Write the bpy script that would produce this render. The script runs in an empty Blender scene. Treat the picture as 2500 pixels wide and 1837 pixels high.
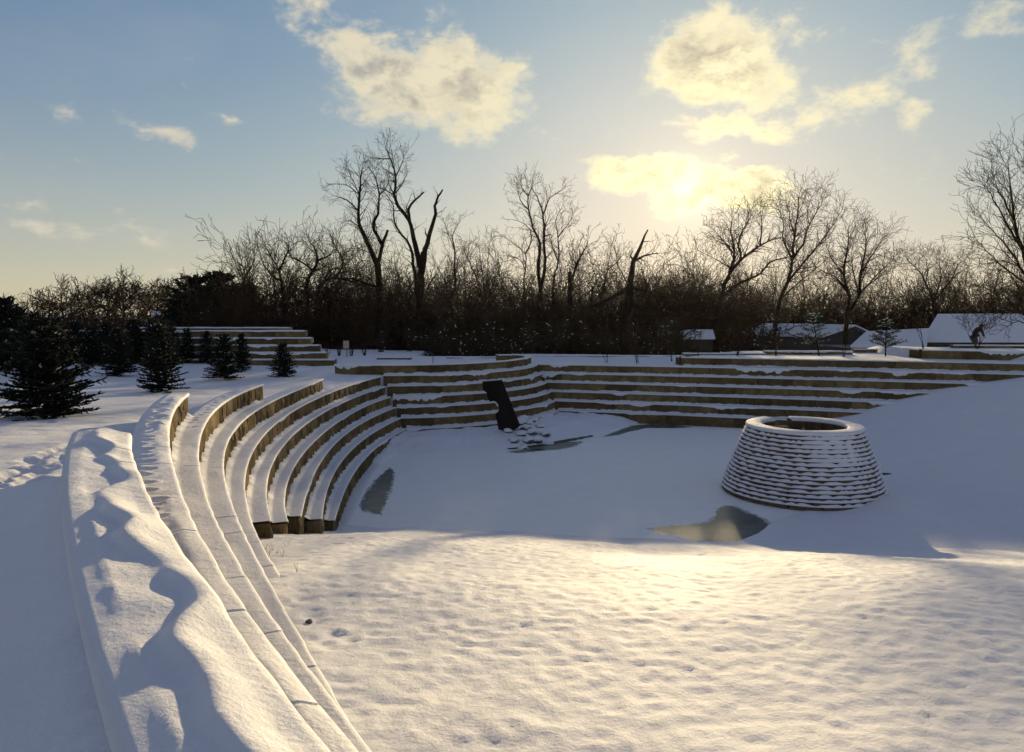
import bpy, math, random
import numpy as np
from mathutils import Vector, Matrix

# ------------------------------------------------------------------ camera, world, sun, exposure
R_ = math.radians
scene = bpy.context.scene
EYE = 6.4                       # height of the lens above the pond ice
F_, HOR, CX_, CY_ = 1800.0, 757.0, 1250.0, 918.5
TH = math.atan((CY_ - HOR) / F_)
SUN_AZ, SUN_EL = R_(13.3), R_(8.8)

cam_d = bpy.data.cameras.new('camera'); cam = bpy.data.objects.new('camera', cam_d)
scene.collection.objects.link(cam); scene.camera = cam
cam_d.sensor_fit = 'HORIZONTAL'; cam_d.sensor_width = 36.0; cam_d.lens = F_ / 2500 * 36
cam_d.clip_start = 0.05; cam_d.clip_end = 5000
cam.location = (0, 0, EYE); cam.rotation_euler = (math.pi / 2 - TH, 0, 0)

scene.view_settings.view_transform = 'Standard'; scene.view_settings.look = 'None'
scene.view_settings.gamma = 1; scene.view_settings.use_curve_mapping = False
scene.view_settings.exposure = 0.70
cy = scene.cycles
cy.max_bounces = 5; cy.diffuse_bounces = 3; cy.glossy_bounces = 2; cy.transmission_bounces = 2; cy.volume_bounces = 1
cy.caustics_reflective = False; cy.caustics_refractive = False; cy.use_denoising = True
cy.use_adaptive_sampling = True; cy.adaptive_threshold = 0.02

sun_d = bpy.data.lights.new('sun', 'SUN'); sun_o = bpy.data.objects.new('sun', sun_d)
scene.collection.objects.link(sun_o)
sun_d.energy = 4.1; sun_d.angle = R_(0.9); sun_d.color = (1.0, 0.765, 0.42)
sdir = Vector((math.sin(SUN_AZ) * math.cos(SUN_EL), math.cos(SUN_AZ) * math.cos(SUN_EL), math.sin(SUN_EL)))
sun_o.rotation_euler = (-sdir).to_track_quat('-Z', 'Y').to_euler(); sun_o.location = (20, 80, 40)

world = bpy.data.worlds.new('World'); scene.world = world; world.use_nodes = True
wt = world.node_tree; wn, wl = wt.nodes, wt.links
for n in list(wn): wn.remove(n)

def build_sky():
    def N(t, **kw):
        n = wn.new(t)
        for k, v in kw.items(): setattr(n, k, v)
        return n
    def M(op, a, b=None, c=None, clamp=False):
        n = N('ShaderNodeMath', operation=op, use_clamp=clamp)
        for i, v in enumerate((a, b, c)):
            if v is None: continue
            if isinstance(v, (int, float)): n.inputs[i].default_value = v
            else: wl.new(v, n.inputs[i])
        return n.outputs[0]
    def mix(fac, a, b, blend='MIX'):
        n = N('ShaderNodeMix', data_type='RGBA', blend_type=blend)
        for i, v in ((0, fac), (6, a), (7, b)):
            if isinstance(v, (int, float)): n.inputs[i].default_value = v
            elif isinstance(v, tuple): n.inputs[i].default_value = (*v, 1)
            else: wl.new(v, n.inputs[i])
        return n.outputs[2]
    def ramp(x, lo, hi):
        n = N('ShaderNodeMapRange', interpolation_type='SMOOTHSTEP')
        wl.new(x, n.inputs[0]); n.inputs[1].default_value = lo; n.inputs[2].default_value = hi
        return n.outputs[0]
    tc = N('ShaderNodeTexCoord'); D = tc.outputs['Generated']
    sky = N('ShaderNodeTexSky', sky_type='NISHITA', sun_disc=False, sun_elevation=SUN_EL, sun_rotation=SUN_AZ,
            altitude=300, air_density=1.0, dust_density=1.6, ozone_density=1.6)
    sep = N('ShaderNodeSeparateXYZ'); wl.new(D, sep.inputs[0])
    X, Y, Z = sep.outputs
    az = M('ARCTAN2', X, Y); el = M('ARCSINE', Z)
    com = N('ShaderNodeCombineXYZ'); wl.new(az, com.inputs[0]); wl.new(el, com.inputs[1])
    AE = com.outputs[0]
    # soft domain warp so that every cloud edge billows
    def noise(scale, detail, rough, vec=AE, dist=0.0, sc=(1, 1, 1), off=(0, 0, 0)):
        mp = N('ShaderNodeMapping'); mp.inputs['Scale'].default_value = sc; mp.inputs['Location'].default_value = off
        wl.new(vec, mp.inputs[0])
        n = N('ShaderNodeTexNoise'); n.inputs['Scale'].default_value = scale; n.inputs['Detail'].default_value = detail
        n.inputs['Roughness'].default_value = rough; n.inputs['Distortion'].default_value = dist
        wl.new(mp.outputs[0], n.inputs['Vector'])
        return n
    wob = noise(9, 4, .55, sc=(1, 1.5, 1))
    sub = N('ShaderNodeVectorMath', operation='SUBTRACT'); wl.new(wob.outputs['Color'], sub.inputs[0]); sub.inputs[1].default_value = (.5, .5, .5)
    scl = N('ShaderNodeVectorMath', operation='SCALE'); wl.new(sub.outputs[0], scl.inputs[0]); scl.inputs['Scale'].default_value = .10
    add = N('ShaderNodeVectorMath', operation='ADD'); wl.new(AE, add.inputs[0]); wl.new(scl.outputs[0], add.inputs[1])
    AEw = add.outputs[0]
    def ae(px, py):
        u, v = (px - CX_) / F_, -(py - CY_) / F_
        c, s = math.cos(TH), math.sin(TH)
        d = Vector((u, c + v * s, -s + v * c)).normalized()
        return math.atan2(d.x, d.y), math.asin(d.z)
    # centre x,y, half width, half height, tilt(deg, + = right end down), strength
    blobs = [(935, 165, 130, 70, 20, 1.35), (1120, 200, 140, 88, 25, 1.3), (1010, 235, 165, 55, 5, 1.05), (1240, 270, 90, 60, 40, .45),
             (750, 8, 150, 45, 8, .8),
             (1755, 135, 128, 98, 0, 1.5), (1685, 190, 75, 55, 10, 1.15), (1850, 190, 85, 90, 30, .9), (1760, 300, 95, 42, 0, 1.0), (1870, 310, 50, 40, 40, .9),
             (1960, 75, 70, 60, 30, .55), (2030, 95, 55, 40, 0, .35), (2050, 270, 150, 45, -8, .75), (2240, 275, 65, 40, 0, .6), (1990, 190, 70, 40, 30, .4),
             (2240, 135, 95, 65, -15, .62), (2440, 40, 90, 60, -10, .62),
             (1560, 415, 118, 42, 6, 1.5), (1690, 465, 90, 44, 0, 1.5), (1800, 475, 140, 38, 8, 1.5), (1770, 395, 45, 18, 0, .6), (1640, 395, 50, 35, 0, .7),
             (2150, 380, 60, 22, 0, .3), (2270, 375, 45, 18, 0, .3),
             (395, 315, 90, 26, 12, .75), (545, 325, 40, 16, 25, .5), (150, 258, 55, 22, 20, .35), (300, 262, 22, 16, 0, .3), (350, 270, 45, 18, 0, .3),
             (90, 480, 85, 22, 10, .55), (60, 540, 140, 26, 5, .6), (330, 565, 120, 22, 10, .55), (200, 560, 120, 18, 8, .45), (400, 668, 70, 12, 5, .4), (530, 600, 60, 10, 8, .3),
             (1040, 545, 55, 28, 0, .3), (740, 440, 30, 14, 0, .2)]
    # the same broken cloud goes on overhead and behind, away from the view
    cov = noise(2.6, 3, .5, sc=(1, 1.8, 1), off=(2, 7, 0)).outputs['Fac']
    out_of_view = M('MAXIMUM', ramp(M('ABSOLUTE', az), .68, .85), ramp(el, .46, .6))
    acc = M('MULTIPLY', M('MULTIPLY_ADD', cov, 4.0, -1.85), out_of_view)
    for b in blobs:
        if True:
            a0, e0 = ae(b[0], b[1]); a1, e1 = ae(b[0] + b[2], b[1]); a2, e2 = ae(b[0], b[1] + b[3])
            ra, re, rot, st = abs(a1 - a0), abs(e2 - e0), b[4], b[5]
        mp = N('ShaderNodeMapping', vector_type='TEXTURE')
        mp.inputs['Location'].default_value = (a0, e0, 0); mp.inputs['Rotation'].default_value = (0, 0, R_(-rot)); mp.inputs['Scale'].default_value = (ra, re, 1)
        wl.new(AEw, mp.inputs[0])
        ln = N('ShaderNodeVectorMath', operation='LENGTH'); wl.new(mp.outputs[0], ln.inputs[0])
        acc = M('MAXIMUM', acc, M('MULTIPLY_ADD', ln.outputs['Value'], -.62 * st, 1.12 * st))
    det = noise(16, 7, .62, dist=.3, sc=(1, 1.6, 1)).outputs['Fac']
    fine = noise(60, 4, .65, sc=(1, 1.5, 1), off=(3, 1, 0)).outputs['Fac']
    f = M('ADD', M('MAXIMUM', acc, 0.0), M('MULTIPLY_ADD', det, 1.7, -.85))
    f = M('ADD', f, M('MULTIPLY_ADD', fine, .6, -.30))
    dens = M('POWER', ramp(f, .24, .92), 1.1)
    thick = ramp(f, .60, 1.25)
    # angle from the sun
    dt = N('ShaderNodeVectorMath', operation='DOT_PRODUCT'); wl.new(D, dt.inputs[0]); dt.inputs[1].default_value = sdir
    ang = M('ARCCOSINE', M('MINIMUM', dt.outputs['Value'], .999999))
    near = M('POWER', 2.718, M('MULTIPLY', ang, -1 / .22))
    core = M('POWER', 2.718, M('MULTIPLY', M('POWER', M('DIVIDE', ang, .030), 2.0), -1))
    halo = M('POWER', 2.718, M('MULTIPLY', ang, -1 / .075))
    # thin streaky veil
    veil = ramp(noise(3.2, 6, .6, sc=(1, 2.6, 1), off=(5, 2, 0)).outputs['Fac'], .45, .75)
    # the aureole rolls off softly instead of burning out
    ad = N('ShaderNodeVectorMath', operation='ADD'); wl.new(sky.outputs[0], ad.inputs[0]); ad.inputs[1].default_value = (16.0, 5.2, 1.8)
    ml = N('ShaderNodeVectorMath', operation='MULTIPLY'); wl.new(sky.outputs[0], ml.inputs[0]); ml.inputs[1].default_value = (6.5, 5.2, 4.8)
    dv = N('ShaderNodeVectorMath', operation='DIVIDE'); wl.new(ml.outputs[0], dv.inputs[0]); wl.new(ad.outputs[0], dv.inputs[1])
    a2 = N('ShaderNodeVectorMath', operation='ADD'); wl.new(sky.outputs[0], a2.inputs[0]); a2.inputs[1].default_value = (1.0, 1.2, 1.2)
    d2 = N('ShaderNodeVectorMath', operation='DIVIDE'); wl.new(sky.outputs[0], d2.inputs[0]); wl.new(a2.outputs[0], d2.inputs[1])
    m2 = N('ShaderNodeVectorMath', operation='MULTIPLY'); wl.new(dv.outputs[0], m2.inputs[0]); wl.new(d2.outputs[0], m2.inputs[1])
    base = mix(M('MULTIPLY_ADD', veil, .13, .09), m2.outputs[0], (2.9, 3.0, 2.9))
    hz = M('POWER', 2.718, M('MULTIPLY', M('ABSOLUTE', el), -1 / .15))
    base = mix(M('MULTIPLY', hz, .8), base, (4.6, 4.0, 2.75))
    lit = mix(near, (4.3, 3.9, 3.1), (8.8, 7.7, 4.3))
    dark = mix(near, (2.4, 2.35, 2.25), (4.2, 3.5, 2.1))
    # relief: brighter where the cloud thins towards the sun
    sa, se = SUN_AZ, SUN_EL
    tv = N('ShaderNodeVectorMath', operation='SUBTRACT'); tv.inputs[0].default_value = (sa, se, 0); wl.new(AE, tv.inputs[1])
    tn = N('ShaderNodeVectorMath', operation='NORMALIZE'); wl.new(tv.outputs[0], tn.inputs[0])
    ts = N('ShaderNodeVectorMath', operation='SCALE'); wl.new(tn.outputs[0], ts.inputs[0]); ts.inputs['Scale'].default_value = .022
    ta = N('ShaderNodeVectorMath', operation='ADD'); wl.new(AE, ta.inputs[0]); wl.new(ts.outputs[0], ta.inputs[1])
    det2 = noise(16, 5, .62, vec=ta.outputs[0], dist=.3, sc=(1, 1.6, 1)).outputs['Fac']
    rel = ramp(M('SUBTRACT', det, det2), -.16, .16)
    fz = noise(11, 5, .6, sc=(1, 1.4, 1), off=(9, 4.1, 0)).outputs['Fac']
    shade = M('MULTIPLY', thick, M('MULTIPLY_ADD', rel, -.95, M('MULTIPLY_ADD', ramp(fz, .38, .62), .55, .62)), clamp=True)
    cloud = mix(shade, lit, dark)
    col = mix(M('MULTIPLY', dens, .93), base, cloud)
    glow = mix(halo, (0, 0, 0), (1.9, 1.6, .7))
    col = mix(1.0, col, glow, 'ADD')
    col = mix(1.0, col, mix(core, (0, 0, 0), (1.6, 1.5, 1.1)), 'ADD')
    bg = N('ShaderNodeBackground'); bg.inputs['Strength'].default_value = .10
    wl.new(col, bg.inputs['Color'])
    out = N('ShaderNodeOutputWorld'); wl.new(bg.outputs[0], out.inputs['Surface'])
build_sky()
world.cycles.sampling_method = 'MANUAL'; world.cycles.sample_map_resolution = 256

# ------------------------------------------------------------------ helpers
rnd = random.Random(11)
def at(px, py, D):
    u, v = (px - CX_) / F_, -(py - CY_) / F_
    c, s = math.cos(TH), math.sin(TH)
    k = D / (c + v * s)
    return Vector((u * k, D, EYE + (-s + v * c) * k))
def atz(px, py, z):
    u, v = (px - CX_) / F_, -(py - CY_) / F_
    c, s = math.cos(TH), math.sin(TH)
    k = (z - EYE) / (-s + v * c)
    return Vector((u * k, (c + v * s) * k, z))

def _h(ix, iy, seed):
    n = (ix.astype(np.int64) * 374761393 + iy.astype(np.int64) * 668265263 + seed * 974634777) & 0xffffffff
    n = ((n ^ (n >> 13)) * 1274126177) & 0xffffffff
    n = ((n ^ (n >> 16)) * 2246822519) & 0xffffffff
    return ((n ^ (n >> 15)) & 0xffffff) / float(0xffffff)
def vn(x, y, seed=0):
    x = np.asarray(x, float); y = np.asarray(y, float) + 0 * x; x = x + 0 * y
    x0 = np.floor(x); y0 = np.floor(y); fx = x - x0; fy = y - y0
    fx = fx * fx * fx * (fx * (fx * 6 - 15) + 10); fy = fy * fy * fy * (fy * (fy * 6 - 15) + 10)
    a, b = _h(x0, y0, seed), _h(x0 + 1, y0, seed); c, d = _h(x0, y0 + 1, seed), _h(x0 + 1, y0 + 1, seed)
    return (a * (1 - fx) + b * fx) * (1 - fy) + (c * (1 - fx) + d * fx) * fy
def fbm(x, y, o=4, seed=0, g=.5):
    s = 0; a = 1; t = 0; x = np.asarray(x, float); y = np.asarray(y, float)
    for i in range(o):
        s = s + a * vn(x * 2 ** i + 17.3 * i, y * 2 ** i - 9.1 * i, seed + i); t += a; a *= g
    return s / t
def sst(x, a, b):
    t = np.clip((x - a) / (b - a), 0, 1); return t * t * (3 - 2 * t)

def link(o): scene.collection.objects.link(o); return o
def tag(o, label=None, cat=None, group=None, kind=None):
    if label: o['label'] = label
    if cat: o['category'] = cat
    if group: o['group'] = group
    if kind: o['kind'] = kind
    return o
def empty(name, loc):
    o = bpy.data.objects.new(name, None); o.location = loc; o.empty_display_size = .2; return link(o)
def root_loc(p):
    return np.array(p.location) if p is not None else np.zeros(3)
def wloc(p):
    L = np.zeros(3)
    while p is not None: L = L + np.array(p.location); p = p.parent
    return L
def mesh_np(name, V, Q):
    V = np.asarray(V, np.float32); Q = np.asarray(Q, np.int32); k = Q.shape[1]
    me = bpy.data.meshes.new(name)
    me.vertices.add(len(V)); me.vertices.foreach_set('co', V.ravel())
    me.loops.add(Q.size); me.loops.foreach_set('vertex_index', Q.ravel())
    me.polygons.add(len(Q)); me.polygons.foreach_set('loop_start', np.arange(0, Q.size, k, dtype=np.int32))
    me.update(calc_edges=True); return me
def obj(name, V, Q, mat, parent=None, smooth=False):
    """one mesh object; V is in world coordinates, kept relative to the parent thing"""
    V = np.asarray(V, float) - wloc(parent)
    if isinstance(Q, np.ndarray): me = mesh_np(name, V, Q)
    else:
        me = bpy.data.meshes.new(name); me.from_pydata([tuple(v) for v in V], [], Q); me.update()
    if smooth: me.polygons.foreach_set('use_smooth', np.ones(len(me.polygons), bool))
    me.materials.append(mat)
    o = bpy.data.objects.new(name, me); o.parent = parent; return link(o)
def grid(G):
    nu, nv = G.shape[:2]
    i = np.arange(nu * nv).reshape(nu, nv)
    Q = np.stack([i[:-1, :-1], i[1:, :-1], i[1:, 1:], i[:-1, 1:]], -1).reshape(-1, 4)
    return G.reshape(-1, 3), Q
class MB:
    def __init__(s): s.v = []; s.f = []
    def add(s, V, Fs):
        b = len(s.v); s.v += [tuple(v) for v in V]; s.f += [tuple(i + b for i in f) for f in Fs]; return s
    def box(s, c, d, rz=0):
        cx, cy, cz = c; dx, dy, dz = d[0] / 2, d[1] / 2, d[2] / 2; ca, sa = math.cos(rz), math.sin(rz)
        V = [(cx + x * ca - y * sa, cy + x * sa + y * ca, cz + z) for x in (-dx, dx) for y in (-dy, dy) for z in (-dz, dz)]
        return s.add(V, [(0, 1, 3, 2), (4, 6, 7, 5), (0, 4, 5, 1), (2, 3, 7, 6), (0, 2, 6, 4), (1, 5, 7, 3)])
    def prism(s, poly, ext):
        n = len(poly); V = [Vector(p) for p in poly]; e = Vector(ext)
        return s.add(V + [p + e for p in V], [tuple(range(n))[::-1], tuple(range(n, 2 * n))] + [(i, (i + 1) % n, n + (i + 1) % n, n + i) for i in range(n)])
    def build(s, name, mat, parent=None, smooth=False): return obj(name, s.v, s.f, mat, parent, smooth)

# ------------------------------------------------------------------ materials (all procedural)
def new_mat(name):
    m = bpy.data.materials.new(name); m.use_nodes = True
    return m, m.node_tree.nodes, m.node_tree.links, m.node_tree.nodes['Principled BSDF']
def noise_node(n, l, scale, detail=5, rough=.55, sc=(1, 1, 1), kind='world', dist=0):
    if kind == 'world': c = n.new('ShaderNodeNewGeometry').outputs['Position']
    else: c = n.new('ShaderNodeTexCoord').outputs['Object']
    mp = n.new('ShaderNodeMapping'); mp.inputs['Scale'].default_value = sc; l.new(c, mp.inputs[0])
    t = n.new('ShaderNodeTexNoise'); t.inputs['Scale'].default_value = scale; t.inputs['Detail'].default_value = detail
    t.inputs['Roughness'].default_value = rough; t.inputs['Distortion'].default_value = dist
    l.new(mp.outputs[0], t.inputs['Vector']); return t
def cramp(n, l, src, stops):
    r = n.new('ShaderNodeValToRGB'); e = r.color_ramp.elements
    e[0].position, e[0].color = stops[0][0], (*stops[0][1], 1); e[1].position, e[1].color = stops[-1][0], (*stops[-1][1], 1)
    for p, c in stops[1:-1]:
        k = e.new(p); k.color = (*c, 1)
    l.new(src, r.inputs[0]); return r.outputs[0]
def bump(n, l, bsdf, layers):
    prev = None
    for src, strength, dist in layers:
        b = n.new('ShaderNodeBump'); b.inputs['Strength'].default_value = strength; b.inputs['Distance'].default_value = dist
        l.new(src, b.inputs['Height'])
        if prev is not None: l.new(prev, b.inputs['Normal'])
        prev = b.outputs[0]
    l.new(prev, bsdf.inputs['Normal'])
def simple(name, stops, scale, rough=.8, bumps=(.4, .02), detail=6, sc=(1, 1, 1), kind='world', spec=.3, metallic=0, bscale=None):
    m, n, l, b = new_mat(name)
    t = noise_node(n, l, scale, detail, .6, sc, kind)
    l.new(cramp(n, l, t.outputs['Fac'], stops), b.inputs['Base Color'])
    b.inputs['Roughness'].default_value = rough; b.inputs['Specular IOR Level'].default_value = spec; b.inputs['Metallic'].default_value = metallic
    if bumps:
        t2 = noise_node(n, l, bscale or scale * 3, detail, .65, sc, kind)
        bump(n, l, b, [(t2.outputs['Fac'], bumps[0], bumps[1])])
    return m
def snow_mat(name, tint=(.80, .805, .83), rough=.7, grain=.8):
    m, n, l, b = new_mat(name)
    big = noise_node(n, l, 1.3, 5, .6)
    l.new(cramp(n, l, big.outputs['Fac'], [(.3, tuple(c * .95 for c in tint)), (.7, tint)]), b.inputs['Base Color'])
    b.inputs['Roughness'].default_value = rough; b.inputs['Specular IOR Level'].default_value = .15
    f1 = noise_node(n, l, 220, 3, .7); f2 = noise_node(n, l, 45, 4, .6); f3 = noise_node(n, l, 13, 4, .6, (1, 1, 1))
    bump(n, l, b, [(f3.outputs['Fac'], .45 * grain, .03), (f2.outputs['Fac'], .5 * grain, .010), (f1.outputs['Fac'], .8 * grain, .0035)])
    return m
M_SNOW = snow_mat('snow')
M_ICE_SNOW = snow_mat('frosted_ice', (.95, .95, .92), .5, .2)
M_ICE = simple('bare_ice', [(.3, (.045, .06, .055)), (.55, (.10, .12, .10)), (.75, (.17, .18, .145))], 1.6, .32, (.15, .01), spec=.4)
M_SLUSH = simple('slush', [(.3, (.34, .36, .35)), (.7, (.62, .64, .63))], 7, .4, (.2, .01))
M_MUD = simple('wet_mud', [(.3, (.018, .014, .010)), (.55, (.05, .04, .03)), (.7, (.30, .30, .31))], 5, .6, (.5, .02))
M_STONE = None
def stone_mat():
    m, n, l, b = new_mat('split_stone')
    t = noise_node(n, l, 2.2, 7, .6); oi = n.new('ShaderNodeObjectInfo')
    c = cramp(n, l, t.outputs['Fac'], [(.25, (.11, .074, .032)), (.5, (.185, .128, .057)), (.75, (.28, .20, .093))])
    hs = n.new('ShaderNodeHueSaturation'); l.new(c, hs.inputs['Color'])
    mr = n.new('ShaderNodeMapRange'); mr.inputs[3].default_value = .6; mr.inputs[4].default_value = 1.3; l.new(oi.outputs['Random'], mr.inputs[0]); l.new(mr.outputs[0], hs.inputs['Value'])
    l.new(hs.outputs[0], b.inputs['Base Color']); b.inputs['Roughness'].default_value = .9; b.inputs['Specular IOR Level'].default_value = .15
    s1 = noise_node(n, l, 16, 6, .68, (1, 1, .22)); s2 = noise_node(n, l, 60, 4, .6, (1, 1, .5))
    bump(n, l, b, [(s1.outputs['Fac'], 1.0, .09), (s2.outputs['Fac'], .5, .012)])
    return m
M_STONE = stone_mat()
M_SLATE = simple('cone_stone', [(.3, (.075, .052, .028)), (.5, (.12, .082, .045)), (.72, (.18, .115, .065))], 3.0, .9, (.6, .02), bscale=22)
M_STEEL = simple('rusted_steel', [(.3, (.004, .003, .0028)), (.7, (.014, .008, .005))], 5, .75, (.3, .004), metallic=.3)
M_BARK = simple('bark', [(.3, (.014, .010, .007)), (.7, (.040, .028, .019))], 6, .95, (.6, .02), sc=(1, 1, .25), spec=.1)
M_TWIG = simple('twig', [(.3, (.025, .017, .011)), (.7, (.06, .040, .024))], 4, .9, None, spec=.1)
M_BRUSH = simple('brush_twig', [(.3, (.022, .015, .010)), (.7, (.060, .038, .022))], .6, .9, None, spec=.1)
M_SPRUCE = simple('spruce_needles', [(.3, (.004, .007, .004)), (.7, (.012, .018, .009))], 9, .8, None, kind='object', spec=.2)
M_PINE = simple('pine_needles', [(.3, (.022, .040, .016)), (.7, (.06, .085, .034))], 7, .8, None, kind='object', spec=.2)
M_LEAF = simple('shrub_leaves', [(.3, (.018, .020, .010)), (.7, (.05, .048, .024))], 7, .8, None, kind='object', spec=.2)
M_ROCK = simple('boulder', [(.3, (.07, .06, .05)), (.7, (.20, .17, .14))], 4, .9, (.7, .03))
M_SIDING = simple('dark_siding', [(.3, (.05, .047, .05)), (.7, (.075, .07, .073))], 3, .8, (.2, .01))
M_SIDING2 = simple('brown_siding', [(.3, (.06, .045, .035)), (.7, (.09, .066, .05))], 3, .8, (.2, .01))
M_SHED = simple('olive_shed_boards', [(.3, (.030, .028, .018)), (.7, (.055, .050, .034))], 4, .85, (.3, .01), sc=(4, 4, .4))
M_TRIM = simple('dark_trim', [(.3, (.03, .028, .027)), (.7, (.05, .046, .043))], 5, .7, None)
M_GLASS = simple('window_glass', [(.3, (.02, .025, .03)), (.7, (.035, .04, .045))], 2, .08, None, spec=.6)
M_SIGN = simple('sign_board', [(.3, (.42, .36, .27)), (.7, (.52, .45, .34))], 6, .6, None)
M_POST = simple('grey_metal', [(.3, (.10, .10, .10)), (.7, (.16, .155, .15))], 9, .5, None, metallic=.5)
M_JACKET = simple('dark_jacket', [(.3, (.010, .012, .010)), (.7, (.022, .025, .020))], 8, .85, (.4, .01), kind='object')
M_TROUSER = simple('grey_trousers', [(.3, (.05, .055, .065)), (.7, (.09, .095, .105))], 8, .85, (.4, .01), kind='object')
M_SKIN = simple('skin', [(.3, (.36, .22, .16)), (.7, (.45, .28, .20))], 8, .6, None, kind='object')
M_STRAW = simple('dry_grass', [(.3, (.16, .11, .06)), (.7, (.28, .20, .11))], 9, .9, None)

# ------------------------------------------------------------------ terrace curves (world metres)
ZT = lambda k: 5.05 - .5 * (k - 1)                      # top of the stone of level k
WP = {1: [.00031538, -.0051932, .047583, -.8637, 1.0599], 2: [7.9121e-05, -.0030034, .053456, -.95906, 1.7333],
      3: [1.6415e-05, -.00069462, .024459, -.8176, 1.9631], 4: [-2.5534e-05, .0016738, -.023206, -.42092, 1.2667],
      5: [4.8417e-06, -.00059237, .036767, -1.0876, 4.2826], 6: [9.0723e-06, -.0010294, .053423, -1.3717, 6.4687],
      7: [2.6525e-05, -.0027859, .11773, -2.3915, 12.756], 8: [.00014624, -.00039845, -.34676, .31939],
      9: [4.5981e-05, .0082923, -.59471, 2.9947], 10: [.00027018, -.011419, -.028922, -1.9488]}
WY = {1: (1.2, 7.55), 2: (1.9, 15.9), 3: (2.6, 22.9), 4: (4.6, 30.1), 5: (8.6, 36.9), 6: (13.1, 36.8), 7: (14.75, 36.6), 8: (16.9, 36.4), 9: (18.4, 36.2), 10: (20.0, 36.0)}
def wx(k, y):
    y = np.asarray(y, float); c = np.array(WP[k]); dc = np.polyder(c)
    lo = WY[k][0] - .2; hi = WY[k][1] + .3
    yc = np.clip(y, lo, hi)
    return np.polyval(c, yc) + np.polyval(dc, yc) * (y - yc) * (y < lo)
BC = (-6.5, 45.5)
def br(k): return 8.07 + .3266 * (k - 5)
def ry(k, x):
    x = np.asarray(x, float)
    if k == 4: off = .9
    elif k == 3: off = 3.9 + 0 * x
    else: off = -(.42 + .012 * x) * (k - 5)
    return 45.4 - .2 * x - .0029 * x * x + off
RX = {3: (23.9, 34), 4: (10.1, 34), 5: (1.2, 34), 6: (1.6, 32), 7: (1.9, 26.2), 8: (2.1, 23.8), 9: (2.4, 21.4), 10: (2.6, 18.6)}

# pond outline on the ice (z = 0)
POND_PX = [(868, 1262), (850, 1282), (960, 1293), (1100, 1300), (1250, 1303), (1400, 1312), (1560, 1320), (1690, 1331), (1790, 1327), (1850, 1303), (1885, 1275),
           (1990, 1240), (2120, 1180), (2060, 1120), (1960, 1075), (1900, 1046), (1800, 1041), (1700, 1036), (1570, 1032), (1535, 1040), (1470, 1054), (1400, 1073),
           (1330, 1086), (1250, 1096), (1170, 1102), (1060, 1107), (975, 1109), (945, 1122), (915, 1160), (885, 1215)]
POND = np.array([atz(x, y, 0)[:2] for x, y in POND_PX])
def poly_sdf(x, y, P):
    d2 = np.full(x.shape, 1e9); ins = np.zeros(x.shape, bool); n = len(P)
    for i in range(n):
        ax, ay = P[i]; bx, by = P[(i + 1) % n]; ex, ey = bx - ax, by - ay
        wx_, wy_ = x - ax, y - ay
        t = np.clip((wx_ * ex + wy_ * ey) / (ex * ex + ey * ey), 0, 1)
        d2 = np.minimum(d2, (wx_ - ex * t) ** 2 + (wy_ - ey * t) ** 2)
        c = (ay > y) != (by > y)
        with np.errstate(divide='ignore', invalid='ignore'):
            ins ^= c & (x < (bx - ax) * (y - ay) / ((by - ay) or 1e-9) + ax)
    d = np.sqrt(d2); return np.where(ins, -d, d)

GD = [0, .9, 2.6, 4.2, 6.3, 8, 12.2, 16, 18, 26, 60]
GZ = [.03, .20, .66, 1.10, 1.68, 2.14, 2.95, 3.48, 3.72, 4.1, 4.6]
FOOT = []                                               # footprints: x, y, radius, depth, angle
def make_tracks():
    r = random.Random(5)
    # trodden trail along the upper ground, left of the top wall
    tr = [atz(x, y, 4.4)[:2] for x, y in ((20, 1215), (70, 1165), (120, 1125), (165, 1100), (205, 1075), (240, 1055), (290, 1038), (345, 1022))]
    for i in range(len(tr) - 1):
        (x0, y0), (x1, y1) = tr[i], tr[i + 1]
        L = math.hypot(x1 - x0, y1 - y0); a = math.atan2(y1 - y0, x1 - x0)
        for j in range(max(2, int(L / .16))):
            t = j / max(2, int(L / .16)); s = -.13 if j % 2 else .13
            FOOT.append((x0 + (x1 - x0) * t - math.sin(a) * s + r.uniform(-.06, .06), y0 + (y1 - y0) * t + math.cos(a) * s, r.uniform(.09, .15), r.uniform(.05, .10), a))
    # small animal tracks across the lawn
    for (xa, ya, xb, yb, n) in ((690, 1335, 900, 1362, 16), (900, 1362, 1100, 1352, 16), (1100, 1352, 1320, 1345, 14), (640, 1300, 700, 1330, 8), (1950, 1330, 1830, 1318, 10), (2120, 1300, 1960, 1330, 8)):
        for j in range(n):
            t = j / (n - 1); px, py = xa + (xb - xa) * t + r.uniform(-8, 8), ya + (yb - ya) * t + r.uniform(-5, 5)
            p = atz(px, py, 2.0 if px > 1500 else 2.25)
            FOOT.append((p.x, p.y, r.uniform(.035, .055), r.uniform(.010, .018), .3))
    # old steps down the lawn beside the left wall
    for j in range(12):
        p = atz(720 + j * 11 + r.uniform(-25, 25), 1480 + j * 13 + r.uniform(-12, 12), 3.1)
        FOOT.append((p.x, p.y, r.uniform(.06, .10), r.uniform(.01, .022), r.uniform(0, 3)))
make_tracks()

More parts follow.
